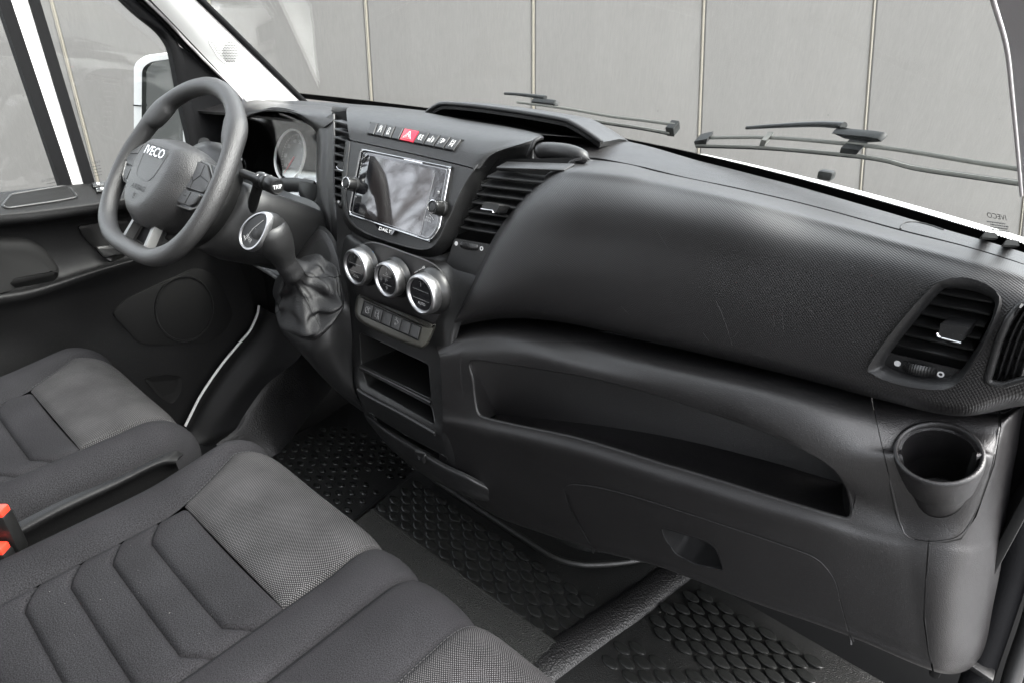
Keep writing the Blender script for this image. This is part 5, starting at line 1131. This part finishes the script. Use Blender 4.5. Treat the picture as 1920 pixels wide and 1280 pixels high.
for (cx_, cy_, sd_) in ((95, 336, 3), (180, 304, 4)):
    fnx = lambda x, y: P(x, y, x=XW + .003)
    text_on('glass_stamp', 'IVECO', quadmap([(cx_ - 17, cy_ + 2), (cx_ + 7, cy_ - 3), (cx_ + 7, cy_ + 2), (cx_ - 17, cy_ + 7)], fnx), K['etch'], door, True)
    fineprint(door, [(cx_ - 10, cy_ + 7), (cx_ + 12, cy_ + 3), (cx_ + 14, cy_ + 26), (cx_ - 4, cy_ + 30)], 4, fnx, K['grey_print'], sd_)
# wing mirror outside
mir = empty('wing_mirror', P(290, 240, x=-2.0)); tag(mir, 'wing mirror with pale housing outside the driver window', 'mirror')
mn = V((.35, -.93, 0)).normalized(); mp = (P(290, 180, x=-2.0), mn)
ho = poly([(251, 300), (251, 120), (272, 104), (330, 97), (352, 98), (352, 310)], 12, 5); hi_ = poly([(265, 296), (266, 130), (280, 117), (330, 109), (343, 110), (343, 300)], 9, 5)
Q = lambda lp, o_: [P(x, y, pl=(mp[0] + mn * o_, mn)) for x, y in lp]
m = M().loft([[p - mn * .09 for p in Q(inset(ho, 14), 0)], [p - mn * .05 for p in Q(inset(ho, 3), 0)], Q(ho, -.01), Q(inset(ho, 2), .004), Q(hi_, .004), Q(hi_, -.006)], True, False); mk('housing', m, K['white'], mir, 40)
m = M().loft([Q(hi_, -.012), Q(hi_, -.004)]); mk('mirror_glass', m, K['mirror'], mir, 10)
mk('split_line', M().tube(Q([(250, 198), (264, 199)], .006), .002, 5), K['matte'], mir, 40)
slab2 = [P(x, y, x=-1.86) for x, y in ((345, 215), (372, 220), (372, 290), (345, 285))]; mk('arm', M().loft([[p + V((-.05, .06, 0)) for p in slab2], [p + V((.1, .06, 0)) for p in slab2]]), K['satin'], mir, 20)
# ================================================================ SEATS
def cushion(par, xs0, xs1, xL, xR, yi, yF, z0, R=.072, flare=.07, yb=-.36, sideL=True, sideR=True, nch=8, pit=.053, y1=.0):
    ymax = yF + R * 1.75 + .10
    def seamL(s): t = min(1, max(0, (s - (yi - .03)) / (yF + .01 - yi + .03))); return xs0 - flare * t ** 1.3
    def seamR(s): t = min(1, max(0, (s - (yF - .03)) / .09)); return xs1 - .012 * t
    def place(x, s, h):
        th = min(1.75, max(0, (s - yF) / R)); n_ = V((0, math.sin(th), math.cos(th)))
        b = V((x, (s if s < yF else yF + R * math.sin(th)), z0 - R * (1 - math.cos(th))))
        if th >= 1.75: b += V((0, math.cos(1.75), -math.sin(1.75))) * (s - yF - R * 1.75)
        return b + n_ * h
    def crown(x, s): return .007 * math.exp(-((s - (yF - .03)) / .08) ** 2)
    def gr(d, w=.006, dep=.0075): return -dep * math.exp(-(d / w) ** 2)
    def patch(name, mt, xa, xb, sa, sb, nx, ns, hfun, lab=None):
        rows = []; uv = []
        for i in range(ns + 1):
            row = []
            for j in range(nx + 1):
                a = j / nx; s = sa(a) + (sb(a) - sa(a)) * i / ns; x = xa(s) + (xb(s) - xa(s)) * a
                row.append(place(x, s, hfun(x, s, a, i / ns))); uv.append((x, s))
            rows.append(row)
        m = M().grid(rows); me = me_from(name, m, 0); uvl = me.uv_layers.new(name='cloth')
        for lp_ in me.loops: uvl.data[lp_.index].uv = uv[lp_.vertex_index]
        me.shade_smooth(); return link(name, me, mt, par, lab)
    W_ = xs1 - xs0
    def chs(k):                                                # k-th channel seam, straight in the middle, ends swept forward
        y0 = yi - .042 - pit * (k - 1)
        def f(a):
            e = min(a, 1 - a) * W_; t = max(0, 1 - e / .035); return y0 - .026 * (1 - t ** 1.2)
        return f
    ss = [lambda a: yi] + [chs(k) for k in range(1, nch)]
    for k in range(nch - 1):
        hi, lo = ss[k], ss[k + 1]
        def hf_(x, s, a, b, lo=lo, hi=hi):
            d = min(abs(s - lo(a)), abs(s - hi(a))); e = min(a, 1 - a) * W_
            return .006 * (1 - math.exp(-d / .009)) * (1 - math.exp(-e / .012)) + gr(d, .0028, .0045) + gr(e, .005, .004) - .006 * math.sin(math.pi * a)
        patch('channel', K['seat'], lambda s: xs0, lambda s: xs1, lo, hi, 48, 16, hf_)
    def hins(x, s, a, b):
        e = min(x - seamL(s), seamR(s) - x); d = abs(s - yi)
        return .010 * (1 - math.exp(-d / .02)) * (1 - math.exp(-max(0, e) / .02)) + crown(x, s) * (1 - math.exp(-max(0, e) / .03)) + gr(d, .004, .004) + gr(e, .004, .004) - .003 * math.sin(math.pi * a)
    patch('front_insert', K['seatlight'], seamL, seamR, lambda a: yi, lambda a: ymax, 48, 60, hins, 'paler speckled insert at the front of the seat')
    # bolsters
    def bolst(side, xo, big):
        n = 30; rows = []; uv = []
        ns = 90
        for i in range(ns + 1):
            s = yb + (ymax - yb) * i / ns; row = []; x0 = seamL(s) if side < 0 else seamR(s); w = abs(xo - x0)
            for j in range(n + 1):
                t = j / n
                if big:
                    ph_ = t * math.radians(100); x = x0 + side * w * math.sin(min(ph_, math.pi / 2)); h = .018 * math.sin(math.pi * min(1, t * 1.25)) - .115 * (1 - math.cos(ph_)) ** 1.3 - (.06 * (t - .9) / .1 if t > .9 else 0)
                else:
                    x = x0 + side * w * t; h = .007 * math.sin(math.pi * t) ** .8 + crown(x, s) * .5 * math.sin(math.pi * t)
                h += gr(t * w, .005, .004) + (gr((1 - t) * w, .006, .006) if not big else 0)
                if big: h += crown(x, s) * (1 - t) * (1 - math.exp(-t * 8))
                row.append(place(x, s, h)); uv.append((x0 + side * t * w * 1.4, s))
            rows.append(row if side > 0 else row[::-1])
        if side < 0: uv = [uv[i * (n + 1) + (n - j)] for i in range(ns + 1) for j in range(n + 1)]
        me = me_from('bolster', M().grid(rows), 0); uvl = me.uv_layers.new(name='cloth')
        for lp_ in me.loops: uvl.data[lp_.index].uv = uv[lp_.vertex_index]
        me.shade_smooth(); link('bolster', me, K['seat'], par)
    bolst(-1, xL, sideL); bolst(1, xR, sideR)
    st = M()                                                   # visible thread beside the insert seams
    for fn, sg in ((seamL, 1), (seamR, -1)):
        s = yi + .006
        while s < yF + R * 1.2:
            st.tube([place(fn(s) + sg * .0045, s, .0012 + .4 * crown(0, s)), place(fn(s + .0034) + sg * .0045, s + .0034, .0012 + .4 * crown(0, s))], .00045, 4); s += .0058
    x = xs0 + .006
    while x < xs1 - .006: st.tube([place(x, yi + .0045, .0002), place(x + .0034, yi + .0045, .0002)], .00045, 4); x += .0058
    mk('stitching', st, K['thread'], par, 0)
bench = empty('bench_seat', V((-.5, .1, -1.1))); tag(bench, 'dark fabric double passenger bench seat with ribbed cushion', 'bench seat')
cushion(bench, -.870, -.587, -1.0, -.512, .237, .342, -.702, sideR=False)
cushion(bench, -.395, -.112, -.512, .02, .237, .342, -.702, flare=-.0, sideL=False)
mk('seat_base', M().box(V((-.50, .0, -.98)), .96, .62, .32, bev=.03), K['matte'], bench, 40)
mk('stitch_seam', M().tube(cr([V((-.512, y_, -.7105)) for y_ in (-.2, 0, .2, .30)] + [V((-.512, .345, -.713)), V((-.512, .40, -.745)), V((-.512, .408, -.80))], 40), .0016, 6), K['seat'], bench, 60)
dseat = empty('driver_seat', V((-1.3, .1, -1.1))); tag(dseat, 'dark fabric driver seat with paler front insert by the door', 'seat')
cushion(dseat, -1.432, -1.152, -1.60, -1.048, .178, .272, -.702, R=.075, flare=.085)
mk('seat_base', M().box(V((-1.32, -.05, -.99)), .44, .50, .32, bev=.03), K['matte'], dseat, 40)
rows = [LX([(345, 850, -1.03), (320, 846, -1.03), (230, 890, -1.03), (120, 935, -1.03), (0, 995, -1.03), (-60, 1020, -1.03)]),
 LX([(335, 858, -1.015), (300, 862, -1.015), (220, 900, -1.015), (115, 948, -1.015), (0, 1010, -1.015), (-60, 1040, -1.015)]),
 LX([(330, 868, -1.012), (296, 872, -1.012), (215, 913, -1.012), (112, 962, -1.012), (0, 1022, -1.012), (-60, 1055, -1.012)]),
 LX([(335, 880, -1.03), (300, 890, -1.03), (215, 930, -1.03), (112, 985, -1.03), (0, 1045, -1.03), (-60, 1075, -1.03)]),
 LX([(350, 930, -1.04), (315, 950, -1.04), (225, 1000, -1.04), (120, 1060, -1.04), (0, 1120, -1.04), (-60, 1150, -1.04)])]
SS = Surf([r[::-1] for r in rows], 40, 24); mk('side_cover', SS.solid(.005), K['door'], dseat, 60, label='black plastic side cover of the driver seat')
for i, (x, y, xx, lab) in enumerate(((-6, 962, -1.0, 'red seat belt buckle nearer the driver seat'), (-6, 1032, -.985, 'red seat belt buckle nearer the bench'))):
    c = P(x, y, x=xx); b = empty('seatbelt_buckle', c + V((0, 0, -.05))); tag(b, lab, 'buckle', 'seat belt buckles between the seats')
    Xd = V((.75, .66, 0)); Yd = V((-.66, .75, 0))
    mk('body', M().box(c + V((0, 0, -.035)), .034, .022, .075, Xd, Yd, bev=.005), K['satin'], b, 40)
    mk('release_button', M().box(c + V((0, 0, .004)), .030, .018, .016, Xd, Yd, bev=.003), K['redbuckle'], b, 40)
# ================================================================ FLOOR MAT
fm = empty('floor_mat', V((-.8, .8, -1.16))); tag(fm, 'black studded rubber floor mat under the dashboard', 'floor mat')
ZM = -1.155
def flat(name, rows, mt, nu, nv, lab=None, t=.006): S = Surf(rows, nu, nv); mk(name, S.solid(t), mt, fm, 40, label=lab); return S
flat('middle_section', [[V((-1.105, 1.15, ZM + .06)), V((-.8, 1.15, ZM + .06)), V((-.40, 1.15, ZM + .05))], [V((-1.105, .90, ZM + .004)), V((-.8, .91, ZM + .004)), V((-.42, .95, ZM))], [V((-1.085, .80, ZM)), V((-.75, .80, ZM)), V((-.42, .82, ZM))], [V((-1.06, .69, ZM)), V((-.75, .69, ZM)), V((-.44, .70, ZM))], [V((-1.04, .55, ZM)), V((-.75, .55, ZM)), V((-.46, .55, ZM))]], K['mat_rubber'], 30, 30)
flat('border_strip', [[V((-1.06, .700, ZM + .004)), V((-.75, .703, ZM + .004)), V((-.445, .712, ZM + .004))], [V((-1.055, .690, ZM + .012)), V((-.75, .692, ZM + .012)), V((-.445, .700, ZM + .012))], [V((-1.03, .52, ZM + .016)), V((-.75, .52, ZM + .016)), V((-.45, .52, ZM + .016))]], K['matedge'], 30, 12, 'greyer textured border strip along the seat')
ZL = -1.19
flat('driver_section', [[V((-1.56, 1.18, ZL + .12)), V((-1.3, 1.18, ZL + .12)), V((-1.11, 1.15, ZL + .06))], [V((-1.55, .98, ZL + .02)), V((-1.3, .98, ZL + .01)), V((-1.12, .95, ZL))], [V((-1.54, .75, ZL)), V((-1.3, .75, ZL)), V((-1.10, .75, ZL))], [V((-1.54, .5, ZL)), V((-1.3, .5, ZL)), V((-1.06, .5, ZL))]], K['mat_rubber'], 24, 24)
m = M().grid([[V((-1.125, 1.1, ZL)), V((-1.10, .75, ZL)), V((-1.06, .5, ZL))], [V((-1.115, 1.1, ZM - .004)), V((-1.088, .75, ZM - .004)), V((-1.05, .5, ZM - .004))], [V((-1.105, 1.1, ZM)), V((-1.078, .75, ZM)), V((-1.04, .5, ZM))]]); mk('step_edge', m, K['mat_rubber'], fm, 60)
flat('passenger_section', [[V((-.40, 1.28, ZM + .10)), V((-.1, 1.28, ZM + .10)), V((.22, 1.28, ZM + .10))], [V((-.38, 1.10, ZM)), V((-.1, 1.10, ZM)), V((.22, 1.10, ZM))], [V((-.43, .8, ZM)), V((-.1, .8, ZM)), V((.22, .8, ZM))], [V((-.45, .5, ZM)), V((-.1, .5, ZM)), V((.22, .5, ZM))]], K['mat_rubber'], 24, 24)
rb = cr([V((-.478, .55, ZM - .006)), V((-.452, .68, ZM - .006)), V((-.425, .80, ZM - .006)), V((-.402, .90, ZM - .006)), V((-.385, 1.0, ZM - .006)), V((-.36, 1.12, ZM - .006))], 40)
mk('raised_rib', M().tube(rb, [(.042 - .008 * i / 39, .021 - .004 * i / 39) for i in range(40)], 20, up=V((0, 0, 1))), grain(mat('rib_rubber', (.008, .0078, .008), .42, spec=.4), 260, .003), fm, 60, label='broad raised rib between the mat sections')
lip = cr([P(a, b, z=ZM + .03) for a, b in ((800, 885), (832, 910), (900, 955), (1000, 1020), (1040, 1044), (1085, 1056), (1140, 1056), (1215, 1046), (1260, 1040))], 50)
mk('front_lip', M().tube(lip, .008, 10), K['mat_rubber'], fm, 60)
mk('front_wall', M().grid([[p + V((0, .01, .0)) for p in lip], [p + V((0, .06, -.01)) for p in lip], [p + V((.0, .10, .12)) for p in lip]]), K['mat_rubber'], fm, 60)
sm = M(); lo = []
for s, h in ((1, -.001), (1, .0014), (.84, .0026), (.5, .0026)):
    lo.append([V((s * .0185 * math.cos(a), s * .0105 * math.sin(a) * (abs(math.sin(a)) ** .35), h)) for a in [2 * math.pi * i / 12 for i in range(12)]])
sm.loft(lo); stud_me = me_from('stud', sm, 50); stud_me.materials.append(K['stud'])
ns_ = 0
def stud(x, y, z, rot=0, k=1):
    global ns_
    if ns_ >= 300: return
    o = bpy.data.objects.new('stud', stud_me); COL.objects.link(o); o.parent = fm; o.location = V((x, y, z + H)) - V(fm.location); o.rotation_euler = (0, 0, rot); o.scale = (k, k, 1); ns_ += 1
for r in range(7):
    for c in range(13):
        x = -1.05 + .0475 * c + (.0238 if r % 2 else 0); y = .727 + .0205 * r
        if x < -.47 - (y - .73) * .0 and x > -1.075: stud(x, y, ZM + .0005, -.12, 1.12)
for r in range(14):
    for c in range(10):
        x = -.36 + .0475 * c + (.0238 if r % 2 else 0); y = .755 + .0215 * r
        if (r in (4, 5) and c < 3) or (r >= 11 and c > 6): continue
        if -.385 + (y - .75) * .22 < x < .06: stud(x, y, ZM + .0005, -.08, 1.12)
for r in range(13):
    for c in range(9):
        x = -1.50 + .0475 * c + (.0238 if r % 2 else 0); y = .66 + .0235 * r
        if x < -1.135 and not (r in (6, 7) and c > 5): stud(x, y, ZL + .0008, .05, .85)
# sill and side trim by the driver door
sill = empty('door_sill', P(400, 800, x=-1.6)); tag(sill, 'black curved sill trim with white painted edge by the driver door', 'door sill')
wl_px = [(487, 575), (484, 592), (470, 622), (448, 648), (422, 679), (398, 712), (375, 748), (358, 782), (349, 800)]
A_ = [P(a, b, x=-1.665) for a, b in wl_px]; B_ = [P(a, b, x=-1.60) for a, b in ((530, 600), (524, 625), (510, 655), (490, 685), (465, 715), (440, 748), (415, 785), (393, 820), (378, 832))]; C_ = [P(a, b, x=-1.54) for a, b in ((575, 640), (562, 668), (545, 685), (522, 702), (498, 722), (475, 752), (455, 782), (440, 806), (405, 832))]
SL = Surf([A_, [a.lerp(b, .5) + V((0, -.012, .012)) for a, b in zip(A_, B_)], B_, C_], 40, 24); mk('trim', SL.solid(.005), K['door'], sill, 60)
mk('painted_edge', M().tube(cr([p + V((-.004, 0, .002)) for p in A_], 50), .0042, 8), K['white'], sill, 60, label='thin white painted body edge')
D_ = [P(a, b, z=ZL + .002) for a, b in ((640, 690), (625, 720), (605, 750), (580, 778), (560, 805), (540, 830), (520, 850), (490, 862), (450, 870))]
SW = Surf([C_, [a.lerp(b, .15) + V((.004, 0, .004)) for a, b in zip(C_, D_)], [a.lerp(b, .6) + V((0, 0, -.01)) for a, b in zip(C_, D_)], D_], 40, 20)
mk('side_wall', SW.solid(.005), grain(mat('wet_look_rubber', (.008, .008, .0085), .36, spec=.4), 300, .002, wear=.08), fm, 60, label='raised glossy side wall of the mat')
# pedals area stays dark; passenger side door seal and sill
seal = empty('door_seal', P(1860, 1200, y=.80)); tag(seal, 'black rubber door seal and white sill at the passenger side', 'door seal')
sp_ = cr(L([(1945, 700, .86), (1935, 820, .86), (1922, 950, .86), (1900, 1060, .85), (1872, 1150, .83), (1845, 1230, .81), (1815, 1320, .78)]), 40)
mk('rubber_bulb', M().tube(sp_, .017, 14), K['rubber'], seal, 60)
sp2 = cr(L([(1990, 820, .86), (1960, 950, .85), (1938, 1060, .84), (1912, 1160, .82), (1885, 1240, .80), (1862, 1320, .77)]), 40); sp2 = [p + V((.012, .01, -.006)) for p in sp2]
mk('sill_strip', M().tube(sp2, (.016, .010), 12), K['darktrim'], seal, 60)
mk('clip', M().box(P(1838, 1252, .79), .03, .02, .008, ray(1900, 1280).cross(V((0, 0, 1))).normalized(), V((0, 1, 0)), V((0, 0, 1)), bev=.002), K['smooth'], seal, 40)
wsl = [p + V((.02, .02, -.012)) for p in sp2]; wsr = [p + V((.30, .05, -.05)) for p in sp2]
mk('white_sill', M().grid([wsl, [a.lerp(b, .3) + V((0, 0, .01)) for a, b in zip(wsl, wsr)], wsr]), K['white'], seal, 60, label='white painted sill')
# ================================================================ WIPERS (outside the glass)
wo = lambda x, y, o=.03: SCR.on(x, y, -o)
def wiper(name, lab, rail, rubber, arm, head, tip):
    e = empty(name, wo(*rail[0])); tag(e, lab, 'wiper', 'wipers resting outside the windscreen')
    mk('rail', M().tube(cr([wo(x, y, .022) for x, y in rail], 30), (.0014, .0028), 8), K['wipermetal'], e, 60)
    mk('rubber_blade', M().tube(cr([wo(x, y, .014) for x, y in rubber], 30), (.0022, .0032), 8), K['wiper'], e, 60)
    mk('rubber_lip', M().tube(cr([wo(x, y - 3, .012) for x, y in rubber], 30), (.002, .0025), 6), K['wipermetal'], e, 60)
    mk('arm', M().tube(cr([wo(x, y, .04) for x, y in arm], 24), [(.003 + .004 * i / 23, .003 + .002 * i / 23) for i in range(24)], 8), K['wiper'], e, 60)
    m = M().loft([[wo(x, y, .036) for x, y in inset(head, 1.5)], [wo(x, y, .03) for x, y in head], [wo(x, y, .024) for x, y in inset(head, 1)]]); mk('arm_head', m, K['wiper'], e, 50)
    m = M().loft([[wo(x, y, .030) for x, y in tip], [wo(x, y, .012) for x, y in tip]]); mk('end_cap', m, K['wiper'], e, 40)
    return e
w1 = wiper('windscreen_wiper', 'long wiper blade on the passenger half of the windscreen', [(1297, 276), (1421, 277), (1559, 290), (1665, 304), (1807, 330), (1930, 351)], [(1297, 285), (1421, 290), (1559, 303), (1640, 314), (1700, 330), (1807, 347), (1930, 366)], [(1371, 273), (1430, 271), (1495, 270), (1545, 274)], poly([(1535, 272), (1600, 279), (1622, 283), (1630, 291), (1605, 292), (1560, 284)], 4), poly([(1293, 275), (1318, 270), (1316, 281), (1296, 284)], 2))
mk('connector', M().loft([[wo(x, y, .034) for x, y in ((1565, 289), (1600, 294), (1592, 304), (1563, 298))], [wo(x, y, .012) for x, y in ((1565, 289), (1600, 294), (1592, 304), (1563, 298))]]), K['wiper'], w1, 30)
mk('connector', M().loft([[wo(x, y, .030) for x, y in ((1418, 273), (1428, 274), (1424, 285), (1414, 284))], [wo(x, y, .012) for x, y in ((1418, 273), (1428, 274), (1424, 285), (1414, 284))]]), K['wipermetal'], w1, 30)
w2 = wiper('windscreen_wiper', 'wiper blade behind the tray hood on the driver half', [(960, 206), (1051, 219), (1132, 234), (1190, 242), (1252, 251)], [(960, 214), (1051, 228), (1132, 242), (1190, 251), (1248, 262)], [(930, 201), (955, 203), (985, 207), (1005, 210)], poly([(985, 205), (1026, 210), (1036, 217), (1028, 220), (985, 212)], 3), poly([(1240, 248), (1255, 250), (1257, 266), (1243, 264)], 2))
nz = wo(1532, 346, .02); o = tag(mk('washer_nozzle', M().box(nz, .022, .02, .014, bev=.004), K['wiper'], None, 40), 'small washer nozzle on the bonnet edge under the wiper', 'nozzle')
for (x, y) in ((1856, 438), (1897, 452)):
    pl_ = poly([(x - 14, y + 6), (x - 8, y - 4), (x + 12, y - 2), (x + 18, y + 9)], 2, 2); m = M().loft([[SCR.on(a, b, .001) for a, b in pl_], [SCR.on(a, b, .004) for a, b in pl_]]); mk('glass_clip', m, K['frit'], ws, 20)

# ---------------------------------------------------------------- grit on the mat and lint on the seats
rg = random.Random(11)
def specks(name, pts, mt, par, lo_, hi_):
    m = M()
    for p in pts:
        r = rg.uniform(lo_, hi_); a = rg.uniform(0, 6.28); u = V((math.cos(a), math.sin(a), 0)); w = V((-u.y, u.x, 0)); l = rg.uniform(.6, 1.8)
        m.add([p - u * r * l, p + u * r * l, p + w * r * .6, p + V((0, 0, r * .8))], [(0, 2, 3), (2, 1, 3), (1, 0, 3), (0, 1, 2)])
    return tag(mk(name, m, mt, par, 0), kind='stuff')
specks('grit', [V((rg.uniform(-1.04, -.47), rg.uniform(.70, .90), ZM + .0012)) for _ in range(220)] + [V((rg.uniform(-.38, .05), rg.uniform(.72, 1.05), ZM + .0012)) for _ in range(160)] + [V((rg.uniform(-1.5, -1.12), rg.uniform(.62, .95), ZL + .0012)) for _ in range(150)] + [V((rg.uniform(-1.04, -.47), rg.uniform(.60, .69), ZM + .0165)) for _ in range(160)], K['grit'], fm, .0005, .0013)
specks('lint', [V((rg.uniform(-.86, -.60), rg.uniform(.0, .2), -.6985 + rg.uniform(0, .002))) for _ in range(26)] + [V((rg.uniform(-.50, -.41), rg.uniform(.05, .32), -.694)) for _ in range(10)], K['grit'], bench, .0003, .0007)
